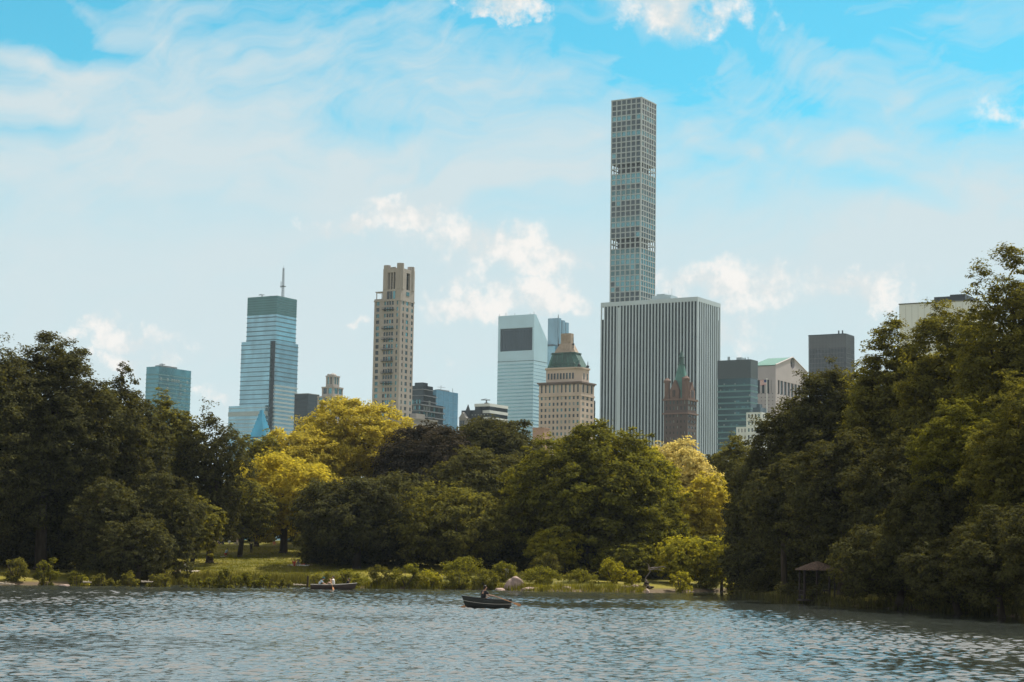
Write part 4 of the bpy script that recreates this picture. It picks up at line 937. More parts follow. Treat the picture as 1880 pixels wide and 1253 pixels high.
# --- teal banded office block
B = Bld('office_block', 'teal banded office block with a plain dark top right of the white striped tower', 1318, 1378, 1391, 660, 1300)
rt = B.root; wl, wr, H = B.wl, B.wr, B.H
zt = B.z(694); vol('glass_shaft', rt, -wl, 0, 0, wr, 0, zt, glass('deep teal glass', (.015, .06, .075), .15, .4)); vol('dark_cap', rt, -wl - .15, .15, -.15, wr + .15, zt, H, mat('dark slate cap', (.055, .075, .085), .6, .2, .12, .1))
wins = []; zz = np.arange(B.z(860), zt - 2, 4.15)
m = MB()
for z_ in zz: m.box(-wl - .2, .2, -.2, wr + .2, z_, z_ + 1.1)
m.build('spandrel_bands', bandT, rt)
for z_ in zz:
    for k in range(18):
        if random.random() < .22: wins.append(('L', k * wl / 18 + .2, (k + .8) * wl / 18, -.1, .05, z_ + 1.2, z_ + 2.2, (0, 0)))
put_windows(rt, wins, [gS, gW, gS])
m = MB(); m.tube((-wl * .75, 5, H), (-wl * .75, 5, H + 3), 1); m.box(-wl * .5, -wl * .35, 4, 9, H, H + 2.2); m.box(-3.5, -3, 3, 3.5, H, H + 2); m.box(-6, -5, 3, 3.5, H, H + 1.6); m.build('rooftop_vents', band, rt)
# --- gabled tower with round notch
B = Bld('skyscraper', 'pinkish granite tower with a gabled top, a round opening and green copper roof', 1391, 1424, 1483, 671, 1450, 'skyscraper')
rt = B.root; wl, wr, H = B.wl, B.wr, B.H; wl = wl + 6; dp = 1.2
yR1 = wr; ym = wr * .52; zap = B.z(649)
m = MB(); z0 = B.z(800); zw0, zw1 = B.z(722), B.z(697)
m.box(-wl, 0, 0, wr, 0, z0); m.box(-wl, 0, 0, wr, zw1, H)
nseg = 20; cyc, rc = ym, 4.6; zc_ = B.z(668)
# gable front with a round hole: ring of quads from circle to the gable outline
def outline(t):
    c_, s_ = math.cos(t), math.sin(t); best = 1e9
    for (a, b_) in (((0.0, H), (wr, H)), ((wr, H), (wr + .001, H + .4)), ((wr, H + .4), (ym, zap)), ((ym, zap), (0., H + .4)), ((0., H + .4), (-.001, H))):
        dx, dy = b_[0] - a[0], b_[1] - a[1]; den = c_ * dy - s_ * dx
        if abs(den) < 1e-9: continue
        r_ = ((a[0] - cyc) * dy - (a[1] - zc_) * dx) / den; w_ = ((a[0] - cyc) * s_ - (a[1] - zc_) * c_) / den
        if r_ > 0 and -1e-3 <= w_ <= 1.001: best = min(best, r_)
    return (cyc + best * c_, zc_ + best * s_)
zc_ = max(zc_, H + rc + .4); ts = sorted(set(list(np.linspace(0, 2 * math.pi, 48, endpoint=False)) + [math.atan2(zap - zc_, 0.)] + [math.atan2(H - zc_, -cyc) % (2 * math.pi), math.atan2(H - zc_, wr - cyc) % (2 * math.pi)]))
i = len(m.v)
for t in ts:
    a = (cyc + rc * math.cos(t), zc_ + rc * math.sin(t)); b_ = outline(t)
    m.v += [(0, a[0], a[1]), (0, b_[0], b_[1]), (-3, a[0], a[1])]
n = len(ts)
for k in range(n):
    a = i + 3 * k; b_ = i + 3 * ((k + 1) % n); m.f += [(a + 1, b_ + 1, b_, a), (a, b_, b_ + 2, a + 2)]; m.m += [0, 0]
# upper shaft windows storey
wins = []
for face, W_, nn, s0 in (('L', wl, 5, 0), ('R', wr, 9, dp)):
    pw = 1.6 if face == 'L' else 1.5; st_ = (W_ - s0 - pw) / nn
    for k in range(nn + 1):
        a = s0 + k * st_; e_ = pw * (2.2 if k in (0, nn) else 1)
        fbox(m, face, a if k < nn else a - pw * 1.2, a + (e_ if k < nn else pw), 0, dp, zw0, zw1)
        if k < nn: wins.append((face, a + (pw * 2.2 if k == 0 else pw), s0 + (k + 1) * st_ - (pw * 1.2 if k == nn - 1 else 0), dp * .7, dp, zw0, zw1, (0, 0)))
lattice(m, wins, 'L', 0, wl, z0, zw0, 6, 12, 2.2, 2.2, dp); lattice(m, wins, 'R', dp, wr, z0, zw0, 11, 12, 2.2, 2.2, dp)
core = MB(); core.box(-wl + .1, -dp, dp, wr - .1, z0, zw1); core.build('core', greyst, rt)
m.build('granite_wall', pinkc, rt); put_windows(rt, wins, [gD2, gD])
m = MB(); e = .5
m.raw([(.0, -e, H + .4), (-wl, -e, H + .4), (-wl, ym, zap + .4), (0, ym, zap + .4), (0, wr + e, H + .4), (-wl, wr + e, H + .4), (0, -e, H - .1), (-wl, -e, H - .1), (0, wr + e, H - .1), (-wl, wr + e, H - .1), (0, ym, zap - .1), (-wl, ym, zap - .1)],
      [(0, 3, 2, 1), (3, 4, 5, 2), (1, 7, 6, 0), (4, 8, 9, 5), (7, 1, 2, 11), (11, 2, 5, 9), (6, 7, 11, 10), (10, 11, 9, 8)])
m.build('copper_roof', mat('bright green copper', (.065, .19, .16), .6, .1, .25, .15), rt)
m = MB(); 
for a, b_ in (((-.3, H + .4), (ym, zap + .5)), ((ym, zap + .5), (wr + .3, H + .4))): m.tube((.1, a[0] if isinstance(a, tuple) else a, a[1]), (.1, b_[0], b_[1]), .5, None, 6)
m.build('gable_coping', pinkc, rt)
m = MB(); m.tube((-2.9, cyc, zc_), (-2.6, cyc, zc_), rc + .3, None, 28); m.tube((-2.7, cyc - 1.5, zc_), (.0, cyc - 1.5, zc_), .7, None, 6); m.build('round_recess', gD, rt)
# --- black slab
B = Bld('skyscraper', 'black glass slab tower with a slightly paler top above the right bank trees', 1483, 1552, 1569, 614, 1600, 'skyscraper')
rt = B.root; wl, wr, H = B.wl, B.wr, B.H; p = cham(-wl, 0, 0, wr, 1.6); zt = B.z(638); m = MB(); m.frus(p, 0, p, zt); m.build('dark_glass_body', glass('black bronze glass', (.02, .025, .032), .15, .35), rt)
m = MB(); m.frus(p, zt, p, H); m.build('pale_storeys', glass('bronze grey glass', (.07, .075, .08), .3, .3), rt)
m = MB()
for k in range(24): x_ = -wl + 1.8 + k * (wl - 3.6) / 23; m.box(x_, x_ + .3, -.18, .02, B.z(700), H - .3)
for k in range(9): y_ = 1.8 + k * (wr - 3.6) / 8; m.box(-.02, .3, y_, y_ + .45, B.z(700), H - .3)
for z_ in np.arange(B.z(700), H - 1, 4.1): m.box(-wl + 1.8, -1.6, -.1, .02, z_, z_ + .35); m.box(-.02, .2, 1.7, wr - 1.7, z_, z_ + .5)
m.build('mullions', mat('grey bronze mullion', (.10, .105, .11), .5, .3), rt)
m = MB(); m.frus(cham(-wl - .2, .2, -.2, wr + .2, 1.6), H, cham(-wl - .2, .2, -.2, wr + .2, 1.6), H + .8)
for x_ in (-4, -7.5): m.tube((x_, 4, H), (x_, 4, H + 4), .7)
m.build('roof_edge', dkm, rt)
# --- pale slab at right
B = Bld('office_block', 'pale blank-walled slab building rising behind the tall right bank trees', 1651, 1790, 1830, 552, 1000)
rt = B.root; wl, wr, H = B.wl, B.wr, B.H
vol('pale_wall', rt, -wl, 0, 0, wr, 0, H, mat('pale grey panels', (.62, .66, .66), .7, 0, .08, .05)); m = MB()
for k in range(12): m.box(-wl + k * wl / 12, -wl + k * wl / 12 + .12, -.06, .02, H - 60, H - .8)
m.build('panel_joints', mat('joint grey', (.35, .38, .38), .8), rt)
vol('parapet', rt, -wl - .3, .3, -.3, wr + .3, H, H + .6, roofm); xa = B.xL(1713); vol('dark_penthouse', rt, xa, -6, 2, wr * .7, H + .6, H + 3.4, dkm); vol('penthouse_cap', rt, xa + 9, -6, 1.8, wr * .7, H + 3.4, H + 4.2, dkm)
m = MB(); x_ = B.xL(1700); m.tube((x_, 2, H), (x_, 2, H + 4), .12); m.build('roof_rod', steel, rt)
# --- stepped white building
B = Bld('apartment_building', 'small stepped white stone building with small windows below the gabled tower', 1370, 1398, 1417, 757, 1050)
rt = B.root; wl, wr, H = B.wl, B.wr, B.H; wall = MB(); core = MB(); wins = []; dp = .4; z0 = B.z(860); n_ = int((H - 1 - z0) / 4.)
z0 = H - 1 - n_ * 4.; wall.box(-wl, 0, 0, wr, 0, z0); lattice(wall, wins, 'L', 0, wl, z0, H - 1, 4, n_, 1.1, 1.9, dp); lattice(wall, wins, 'R', dp, wr, z0, H - 1, 4, n_, 1.4, 1.9, dp); wall.box(-wl, 0, 0, wr, H - 1, H); core.box(-wl + .05, -dp, dp, wr - .05, z0, H - 1)
w2 = B.solve(-B.ax, 1349); z2 = B.z(781); n2 = int((z2 - 1 - z0) / 4.)
lattice(wall, wins, 'L', 0, w2 - wl, z0, z0 + n2 * 4., 3, n2, 1.3, 1.9, dp, o=(-wl, 2)); wall.box(-w2, -wl - .01, 2, wr, 0, z0 - .02); core.box(-w2 + .05, -wl - .02, 2 + dp, wr, z0, z0 + n2 * 4); wall.box(-w2, -wl - .01, 2, wr, z0 + n2 * 4, z0 + n2 * 4 + 1)
wall.box(-w2 - 8, -w2 - .02, 0, wr, 0, B.z(840)); wall.build('wall', white, rt); core.build('core', greyst, rt); put_windows(rt, wins, [gD2, gG, gD])
m = MB(); m.box(-wl * .7, -wl * .2, 3, wr * .8, H, H + 3); m.box(-wl * .5, -wl * .3, 4, 8, H + 3, H + 5); m.build('rooftop_house', gD2, rt)
# --- flag on its pole
fp = at(1408, 757, 1060); fp = Vector((fp.x, fp.y, 0)); zt = at(1408, 697, 1060).z; zb_ = at(1408, 770, 1060).z
rt = empty('flagpole', (fp.x, fp.y, zb_ - 16)); tag(rt, 'white flagpole standing before the gabled tower with its striped flag flying left', 'flagpole'); m = MB(); h_ = zt - zb_ + 16; m.tube((0, 0, 0), (0, 0, h_), .28, .16, 8); m.ell((0, 0, h_ + .2), (.35, .35, .35)); m.build('pole', whp, rt)
m = MB(); fw, fh, nx_ = 3.7, 2.9, 10
def fpt(a, b_): return (-.2 - a * fw, .35 * math.sin(a * 7), h_ - .2 - b_ * fh - a * .25 + .12 * math.sin(a * 6))
for s in range(13):
    m.mi = 0 if s % 2 == 0 else 1
    for k in range(nx_):
        if s < 7 and k < 4: m.mi = 2
        else: m.mi = 0 if s % 2 == 0 else 1
        for off in (0, .05):
            q = [fpt(k / nx_, s / 13), fpt((k + 1) / nx_, s / 13), fpt((k + 1) / nx_, (s + 1) / 13), fpt(k / nx_, (s + 1) / 13)]; q = [(x, y + off, z) for x, y, z in q]
            m.raw(q, [(0, 1, 2, 3)])
fl_ = m.build('flag', [redm, whp, bluem], rt)
# ------------------------------------------------------------------ banks: shrubs, reeds, rocks, logs
LM['shrub'] = leafmat('yellow-green shrub leaves', (.18, .18, .03), (.055, .06, .016), .42)  # yellow-green leaf tones mixed at random
LM['reed'] = leafmat('reed leaves', (.125, .12, .03), (.05, .052, .02), .35)
def shrub(px, top, hw, bot, d, kind, label, n=1., size=.2):
    hw *= 1.2 if kind in ('shrub', 'green', 'olive') else 1
    P = at(px, bot, d); sc = F / d; g0 = gz(P.x, d) - .1; zt = at(px, top, d).z - g0; rx = hw / sc; rz = max(.5, zt * .55); cz = zt - rz
    root = empty('shrub', (P.x, d, g0)); tag(root, label, 'shrub', 'shrubs along the lake shore')
    k = int(14 + 10 * rx); C = rng.normal(size=(k, 3)); C /= np.linalg.norm(C, axis=1)[:, None]; C *= (.55 + .4 * rng.random(k))[:, None]; C *= np.array([rx, rx * .8, rz]) * .85
    m = int(np.clip(4 * math.pi * (rx * rz) * 75 * n * (.2 / size) ** 2 / k, 20, 260))
    co, q = leaves(C, (.35 + .35 * rng.random(k)) * min(1.1, max(.5, rx * .45)), m, size, .8, .3); co[:, 2] += cz
    keep = co.reshape(-1, 4, 3)[:, :, 2].min(1) > 0; co = co.reshape(-1, 4, 3)[keep].reshape(-1, 3)
    o = bpy.data.objects.new('foliage', np_mesh('foliage', co, np.arange(len(co)).reshape(-1, 4), False, [LM[kind]])); col.objects.link(o); o.parent = root
    m = MB()
    for i in range(7): a = random.uniform(0, 6.28); m.tube((0, 0, 0), (math.cos(a) * rx * .6, math.sin(a) * rx * .5, zt * .7), .05, .02, 5)
    m.build('stems', bark, root)
for a in [
 (28, 1022, 26, 1072, 194, 'olive', 'ragged dark shrub left of the round bush on the left bank'),
 (85, 1015, 23, 1070, 191, 'green', 'round leafy bush standing alone on the left bank'),
 (140, 1042, 17, 1072, 192, 'green', 'narrow dim bush right of the round leafy bush'),
 (158, 1054, 9, 1069, 190, 'bright', 'tiny bright yellow-green bush on the left shore'),
 (185, 1048, 22, 1071, 193, 'olive', 'low olive bush between the tiny bright bush and the pale log'),
 (232, 1042, 24, 1070, 193, 'olive', 'low olive bush behind the pale floating log'),
 (290, 1046, 24, 1072, 193, 'olive', 'low olive bush left of the white-clothed sunbathers'),
 (345, 1058, 14, 1072, 192, 'green', 'small bush in front of the white-clothed sunbathers'),
 (380, 1048, 22, 1073, 193, 'green', 'dark bush right of the white-clothed sunbathers'),
 (412, 1034, 17, 1073, 193, 'green', 'tall narrow bush below the kneeling person'),
 (445, 1046, 24, 1074, 196, 'green', 'dark shore bush below the standing person'),
 (485, 1044, 24, 1074, 197, 'green', 'dark shore bush in the middle of the lawn front'),
 (522, 1054, 18, 1075, 198, 'olive', 'low olive bush at the right end of the lawn front'),
 (592, 1048, 24, 1078, 203, 'olive', 'olive bush behind the loaded rowing boat'),
 (645, 1038, 28, 1080, 204, 'shrub', 'yellow-green bush right behind the bow of the loaded rowing boat'),
 (695, 1034, 30, 1082, 206, 'reed', 'dull yellow-green bush of the shore hedge, second right of the loaded boat'),
 (745, 1032, 28, 1083, 206, 'shrub', 'yellow-green bush of the shore hedge, third right of the loaded boat'),
 (790, 1038, 30, 1083, 207, 'bright', 'bright bush left of the lone rower'),
 (850, 1020, 38, 1070, 216, 'shrub', 'high yellow-green shrub rising behind the lone rower'),
 (842, 1042, 28, 1083, 207, 'green', 'shaded bush of the shore hedge just left behind the lone rower'),
 (890, 1042, 30, 1080, 209, 'green', 'green bush left of the person in white by the boulder'),
 (925, 1028, 26, 1060, 216, 'shrub', 'yellow-green bush behind the person in white'),
 (993, 1038, 34, 1083, 210, 'shrub', 'dome shaped bright bush right of the boulder'),
 (1003, 1012, 30, 1050, 220, 'olive', 'taller olive shrub behind the dome shaped bright bush'),
 (1068, 1046, 36, 1084, 211, 'green', 'wide green bush between the dome shaped bush and the loose sunny shrub'),
 (1125, 1022, 30, 1084, 212, 'bright', 'loose sunny shrub under the broad domed tree'),
 (1160, 1042, 22, 1086, 212, 'bright', 'small sunny shrub at the water under the broad domed tree'),
 (1250, 1040, 26, 1086, 213, 'bright', 'bright drooping shrub left of the pale sandbar'),
 (1300, 1035, 28, 1080, 222, 'green', 'dim green shrub behind the pale sandbar'),
 (1345, 1050, 18, 1088, 206, 'bright', 'bright leaning shrub at the tip of the right bank'),
 (1395, 1050, 46, 1100, 192, 'dark', 'dark shrub at the tip of the right bank'),
 (1455, 1066, 34, 1106, 172, 'dark', 'dark shrub just left of the shelter'),
 (1500, 1072, 26, 1110, 160, 'dark', 'low dark shrub in front of the shelter'),
 (1570, 1062, 34, 1112, 158, 'dark', 'dark shrub right of the shelter'),
 (1640, 1065, 44, 1116, 150, 'dark', 'dark shrub in the middle of the right shore'),
 (1720, 1070, 48, 1122, 142, 'dark', 'dark shrub below the lowest tree over the water on its left'),
 (1800, 1075, 48, 1128, 136, 'green', 'dark green shrub directly below the lowest tree over the water'),
 (1880, 1080, 48, 1134, 130, 'dark', 'dark shrub at the right edge of the shore')]:
    shrub(*a)
def blades(name, px0, px1, dist, n, h, label, spread=2.5, kindm='reed'):
    """reed blades; tapered strips in tufts"""
    pts = []
    while len(pts) < n // 9:
        px = random.uniform(px0, px1); i = np.interp(px, [p[0] for p in shore_px], np.arange(len(shore_px))); py = np.interp(px, [p[0] for p in shore_px], [p[1] for p in shore_px])
        P = on_z(px, py, 0); y = P.y + random.uniform(-.3, spread); x = at(px, 1070, y).x; pts.append((x, y, gz(x, y), random.uniform(.45, 1)))
    co = []
    for x, y, z, s in pts:
        for k in range(9):
            a = random.uniform(0, 6.28); w = random.uniform(.025, .05); L_ = h * s * random.uniform(.6, 1.1); bx, by = x + random.gauss(0, .22), y + random.gauss(0, .22)
            lx, ly = random.gauss(0, .25) * L_, random.gauss(0, .25) * L_; c_, s_ = math.cos(a) * w, math.sin(a) * w
            co += [(bx - c_, by - s_, z - .05), (bx + c_, by + s_, z - .05), (bx + lx + c_ * .2, by + ly + s_ * .2, z + L_), (bx + lx - c_ * .2, by + ly - s_ * .2, z + L_)]
    co = np.array(co); o = bpy.data.objects.new(name, np_mesh(name, co, np.arange(len(co)).reshape(-1, 4), False, [LM[kindm]])); col.objects.link(o); tag(o, label, 'reeds', kind='stuff')
blades('reeds', 140, 640, 0, 9000, 1.5, 'tall olive reeds lining the shore below the lawn')
blades('waterside_grass', 640, 1180, 0, 5000, .8, 'rank green grass between the hedge bushes and the water', 2.5, 'green')
blades('dark_reeds', 1350, 1900, 0, 4000, .9, 'dark reeds under the trees of the right bank', 2.5, 'dark')
# long grass tussocks on the lawn
tx_ = []
for _ in range(26000):
    y = random.uniform(196, 285); x = random.uniform(-48, -18) * y / 240; z = gz(x, y) if False else 0
    tx_.append((x, y))
tx_ = np.array(tx_); sd = height(tx_[:, 0], tx_[:, 1]); co = []
for (x, y), z in zip(tx_, sd):
    if z < .5: continue
    for k in range(2):
        a = random.uniform(0, 6.28); w = .03; h_ = random.uniform(.06, .2); c_, s_ = math.cos(a) * w, math.sin(a) * w; lx, ly = random.gauss(0, .05), random.gauss(0, .05); X_, Y_ = x + random.gauss(0, .08), y + random.gauss(0, .08)
        co += [(X_ - c_, Y_ - s_, z - .03), (X_ + c_, Y_ + s_, z - .03), (X_ + lx + c_ * .3, Y_ + ly + s_ * .3, z + h_), (X_ + lx - c_ * .3, Y_ + ly - s_ * .3, z + h_)]
co = np.array(co); o = bpy.data.objects.new('lawn_grass', np_mesh('lawn_grass', co, np.arange(len(co)).reshape(-1, 4), False, [LM['shrub']])); col.objects.link(o); tag(o, 'sunny yellow-green grass of the sloping lawn', 'grass', kind='stuff')
rockm = mat('warm schist', (.42, .32, .27), .9, 0, .45, 1.3, .6, .15, c2=(.20, .15, .14))
def rock(px, py, d, w, dep, h, label, seed, name='rock', m=None, rot=0.):
    P = at(px, py, d); g0 = max(gz(P.x, d), 0) - .12; bm = MB(); bm.ell((0, 0, 0), (1, 1, 1), 26, 15)
    r_ = random.Random(seed); ph = [r_.uniform(0, 6) for _ in range(9)]; v = []
    pl_ = [(Vector((r_.gauss(0, 1), r_.gauss(0, 1), abs(r_.gauss(0, .8)))).normalized(), r_.uniform(.62, .9)) for _ in range(9)]
    for p in bm.v:
        p = Vector(p)
        for nrm_, c_ in pl_:
            e_ = p.dot(nrm_) - c_
            if e_ > 0: p -= nrm_ * e_ * .85
        s_ = 1 + .05 * math.sin(p.x * 5 + ph[0]) * math.sin(p.y * 6 + ph[1]) + .03 * math.sin(p.z * 13 + p.x * 9 + ph[2])
        p = p * s_; p.z += .25 * p.x * (1 if seed == 1 else 0); v.append((p.x * w / 2, p.y * dep / 2, (max(p.z, 0) ** .8 if p.z > 0 else max(p.z, -.35)) * h / .9))
    bm.v = v; o = bm.build(name, m or rockm, None); o.location = (P.x, d, g0 + .1); o.rotation_euler = (0, 0, rot); tag(o, label, 'rock'); return o
rock(945, 1082, 208, 2.6, 2., 1.25, 'big pink-grey boulder at the water beside the person in white', 1)
rock(918, 1081, 206.5, 1.3, .9, .25, 'flat pale rock just left of the big boulder', 2)
rock(974, 1082, 205.5, 2.3, 1., .26, 'long flat pale rock just right of the big boulder', 3)
rock(1040, 1083, 205.5, 1.3, .8, .22, 'small flat rock between the dome shaped and the wide green bush', 4)
rock(1148, 1083, 207.5, 1.2, .9, .4, 'jagged small rock left of two under the broad domed tree', 5)
rock(1166, 1083, 207.8, 1.4, 1., .45, 'jagged small rock right of two under the broad domed tree', 6)
rock(1188, 1084, 208, .7, .7, .35, 'lone little stone beside the dark tree root', 7)
rock(118, 1072, 190, 1.2, .8, .2, 'low flat stone right of the round leafy bush', 8)
sand = mat('pale sand', (.42, .36, .28), .95, 0, .2, 2)
def strip(name, px0, px1, py, wid, z, m, label, cat):
    a = on_z(px0, py, 0); b_ = on_z(px1, py + (px1 - px0) * .012, 0); bm = MB(); nn = 14; v = []
    for k in range(nn + 1):
        t = k / nn; p = a.lerp(b_, t); w_ = wid * (math.sin(math.pi * min(1, max(0, t * .96 + .02))) ** .5) * (1 + .2 * math.sin(k * 2.3)); v += [(p.x, p.y - w_ / 2, -.05), (p.x, p.y - w_ * .3, z), (p.x, p.y + w_ * .3, z), (p.x, p.y + w_ / 2, -.05)]
    f = [(k * 4 + j, (k + 1) * 4 + j, (k + 1) * 4 + j + 1, k * 4 + j + 1) for k in range(nn) for j in range(3)]; bm.raw(v, f); o = bm.build(name, m); tag(o, label, cat); return o
strip('sandbar', 1262, 1336, 1083, 1.6, .12, sand, 'thin pale sandbar at the waterline left of the dark right bank', 'sandbar')
def log(px0, py0, px1, py1, d, r, label, name='log', m=None):
    a = at(px0, py0, d); b_ = at(px1, py1, d); bm = MB(); L_ = b_ - a; k_ = 6
    for k in range(k_): bm.tube(L_ * (k / k_) + Vector((0, .03 * math.sin(k * 2), .02 * math.cos(k * 3))), L_ * ((k + 1) / k_) + Vector((0, .03 * math.sin(k * 2 + 2), .02 * math.cos(k * 3 + 3))), r * (1 - .08 * k), r * (1 - .08 * (k + 1)), 8)
    bm.tube(L_ * .55, L_ * .55 + Vector((.1, 0, r * 2.2)), r * .35, r * .2, 5)
    o = bm.build(name, m or sand, None, True); o.location = a; tag(o, label, 'log'); return o
log(-12, 1070, 27, 1073.5, 185, .11, 'pale fallen log floating at the far left shore')
log(152, 1068.5, 168, 1069.5, 189, .09, 'short pale log below the tiny bright bush')
log(259, 1068, 281, 1068.5, 190, .09, 'thin pale log at the shore left of the lawn')
log(538, 1073.5, 562, 1074.5, 197, .08, 'thin pale log at the shore just left of the loaded boat')
dead = mat('bleached dead wood', (.24, .20, .18), .9, 0, .4, 3)
a = at(1190, 1045, 214); root = tag(empty('dead_branch', (a.x, 214, gz(a.x, 214))), 'bleached dead branch tangled beside the bright drooping shrub', 'branch'); bm = MB(); z0 = a.z - gz(a.x, 214)
random.seed(5); limb(bm, (0, 0, -.1), (.1, 0, z0), .06, .04, 4)
for k in range(6): limb(bm, (.0, 0, z0 - .1), (random.uniform(-.6, 2.4), random.uniform(-.5, .5), z0 + random.uniform(-.2, .8)), .05, .015, 3, .1)
bm.build('branches', dead, root)
bm = MB(); P = at(1185, 1086, 212)
for k in range(5): limb(bm, (k * .25 - .4, 0, .1), (k * .35 - .9, -1.2, -.1 + k * .02), .13, .05, 4, .12)
limb(bm, (0, 0, 0), (.2, .3, .7), .36, .25, 4, .04); o = bm.build('tree_root', bark, None, True); o.location = (P.x, 211.5, gz(P.x, 211.5)); tag(o, 'dark stump with roots reaching into the water beside the lone little stone', 'stump')
bm = MB(); P = at(565, 1060, 206); bm.tube((0, 0, -.2), (0, 0, .9), .14, .11, 8); bm.tube((0, 0, .9), (.02, 0, 2.1), .11, .1, 8); o = bm.build('post', bark); o.location = (P.x, 206, gz(P.x, 206)); tag(o, 'dark wooden post below the picnic blanket with the seated bather', 'post')
# path on the left bank
pm = mat('path gravel', (.36, .28, .22), .95, 0, .2, 2); bm = MB(); v = []; nn = 26
for k in range(nn + 1):
    x = -110 + k * 2.4; y = 268 - (k * 2.4) * .12 + 3 * math.sin(k * .2)
    for w_ in (-3.2, 0, 3.2): v.append((x, y + w_, gz(x, y + w_) + .07))
bm.raw(v, [(k * 3 + j, (k + 1) * 3 + j, (k + 1) * 3 + j + 1, k * 3 + j + 1) for k in range(nn) for j in range(2)]); o = bm.build('path', pm, None, True); tag(o, kind='structure')
# shelter on the right bank
wood = mat('weathered dark wood', (.035, .026, .024), .85, 0, .35, 3, .3, stretch=(1, 1, .2)); thatch = mat('brown shingles', (.16, .11, .08), .95, 0, .5, 6, .8, .1, c2=(.05, .035, .03))
P = at(1500, 1046, 162); gx_, gy_ = P.x, 162.; g0 = gz(gx_, gy_) - .05; root = empty('lakeside_shelter', (gx_, gy_, g0), R(12)); tag(root, 'small rustic wooden shelter with a brown shingled roof at the dark right bank', 'shelter')
ze = at(1500, 1045, 162).z - g0; zt = at(1500, 1031, 162).z - g0; bm = MB(); n8 = lambda r: [(r * math.cos(t + .39), r * math.sin(t + .39)) for t in np.arange(8) * math.pi / 4]
bm.frus(n8(1.9), ze - .12, n8(1.86), ze); bm.frus(n8(1.84), ze, n8(.9), ze + (zt - ze) * .6); bm.frus(n8(.9), ze + (zt - ze) * .6, n8(.12), zt); bm.build('roof', thatch, root)
for k in range(8): t = k * math.pi / 4 + .39; m_ = MB(); m_.tube((1.5 * math.cos(t), 1.5 * math.sin(t), 0), (1.5 * math.cos(t), 1.5 * math.sin(t), ze - .1), .09, .07, 7); m_.build('post', wood, root)
bm = MB(); bm.frus(n8(1.75), 0, n8(1.75), .14); bm.build('floor', wood, root); bm = MB()
for k in range(6):
    t = k * math.pi / 4 + .39; t2 = t + math.pi / 4
    for z_ in (.5, .9): bm.tube((1.5 * math.cos(t), 1.5 * math.sin(t), z_), (1.5 * math.cos(t2), 1.5 * math.sin(t2), z_), .045)
    for j in range(1, 5): q = Vector((1.5 * math.cos(t), 1.5 * math.sin(t), .5)).lerp(Vector((1.5 * math.cos(t2), 1.5 * math.sin(t2), .5)), j / 5); bm.tube(q, q + Vector((0, 0, .4)), .025, None, 5)
bm.build('railing', wood, root)
# ------------------------------------------------------------------ people
skinm = mat('skin', (.52, .33, .24), .6, 0, .08, 8); skind = mat('tanned skin', (.36, .20, .13), .6, 0, .08, 8); hairm = mat('dark hair', (.025, .018, .014), .6, 0, .3, 20); hairf = mat('fair hair', (.30, .20, .10), .6, 0, .3, 20)
CL = {k: mat(k + ' cloth', c_, .9, 0, .15, 6) for k, c_ in dict(white=(.78, .78, .76), lightblue=(.45, .60, .68), black=(.018, .018, .022), navy=(.02, .03, .06), red=(.42, .06, .05), teal=(.05, .16, .17), denim=(.06, .09, .15), cream=(.6, .52, .42), grey=(.2, .2, .21), orange=(.55, .20, .10)).items()}
_dg = []
def skin_mesh(verts, edges, radii, m, name, parent, sub=1, extra=None):
    me = bpy.data.meshes.new(name); me.from_pydata(verts, edges, []); o = bpy.data.objects.new(name, me); col.objects.link(o)
    md = o.modifiers.new('s', 'SKIN'); md.use_smooth_shade = True
    if sub: sd_ = o.modifiers.new('u', 'SUBSURF'); sd_.levels = sub; sd_.render_levels = sub
    for i, r in enumerate(radii):
        r = r if isinstance(r, tuple) else (r, r); o.data.skin_vertices[0].data[i].radius = r; o.data.skin_vertices[0].data[i].use_root = (i == 0)
    dg = bpy.context.evaluated_depsgraph_get(); ev = o.evaluated_get(dg); me2 = bpy.data.meshes.new_from_object(ev); o.modifiers.clear(); o.data = me2; bpy.data.meshes.remove(me)
    if extra: 
        n0 = len(me2.vertices); V = [tuple(v.co) for v in me2.vertices] + extra.v; Fc = [tuple(p.vertices) for p in me2.polygons] + [tuple(n0 + i for i in f) for f in extra.f]
        me3 = bpy.data.meshes.new(name); me3.from_pydata(V, [], Fc); o.data = me3; bpy.data.meshes.remove(me2); me2 = me3; me2.polygons.foreach_set('use_smooth', [True] * len(Fc))
    me2.materials.clear(); me2.materials.append(m); o.parent = parent; return o
STAND = dict(pel=(0, 0, .93), wai=(0, 0, 1.08), che=(0, 0, 1.30), nec=(0, .01, 1.46), hea=(0, 0, 1.56), top=(0, 0, 1.68),
             shL=(.17, 0, 1.40), elL=(.24, .02, 1.12), wrL=(.26, -.06, .88), shR=(-.17, 0, 1.40), elR=(-.24, .02, 1.12), wrR=(-.26, -.06, .88),
             hiL=(.09, 0, .88), knL=(.10, -.02, .48), anL=(.11, .02, .08), toL=(.12, -.15, .03), hiR=(-.09, 0, .88), knR=(-.10, -.02, .48), anR=(-.11, .02, .08), toR=(-.12, -.15, .03))
def pose(**k):
    p = dict(STAND); p.update(k); return p
def shift(p, keys, dv): return {k: (v[0] + dv[0], v[1] + dv[1], v[2] + dv[2]) if k in keys else v for k, v in p.items()}
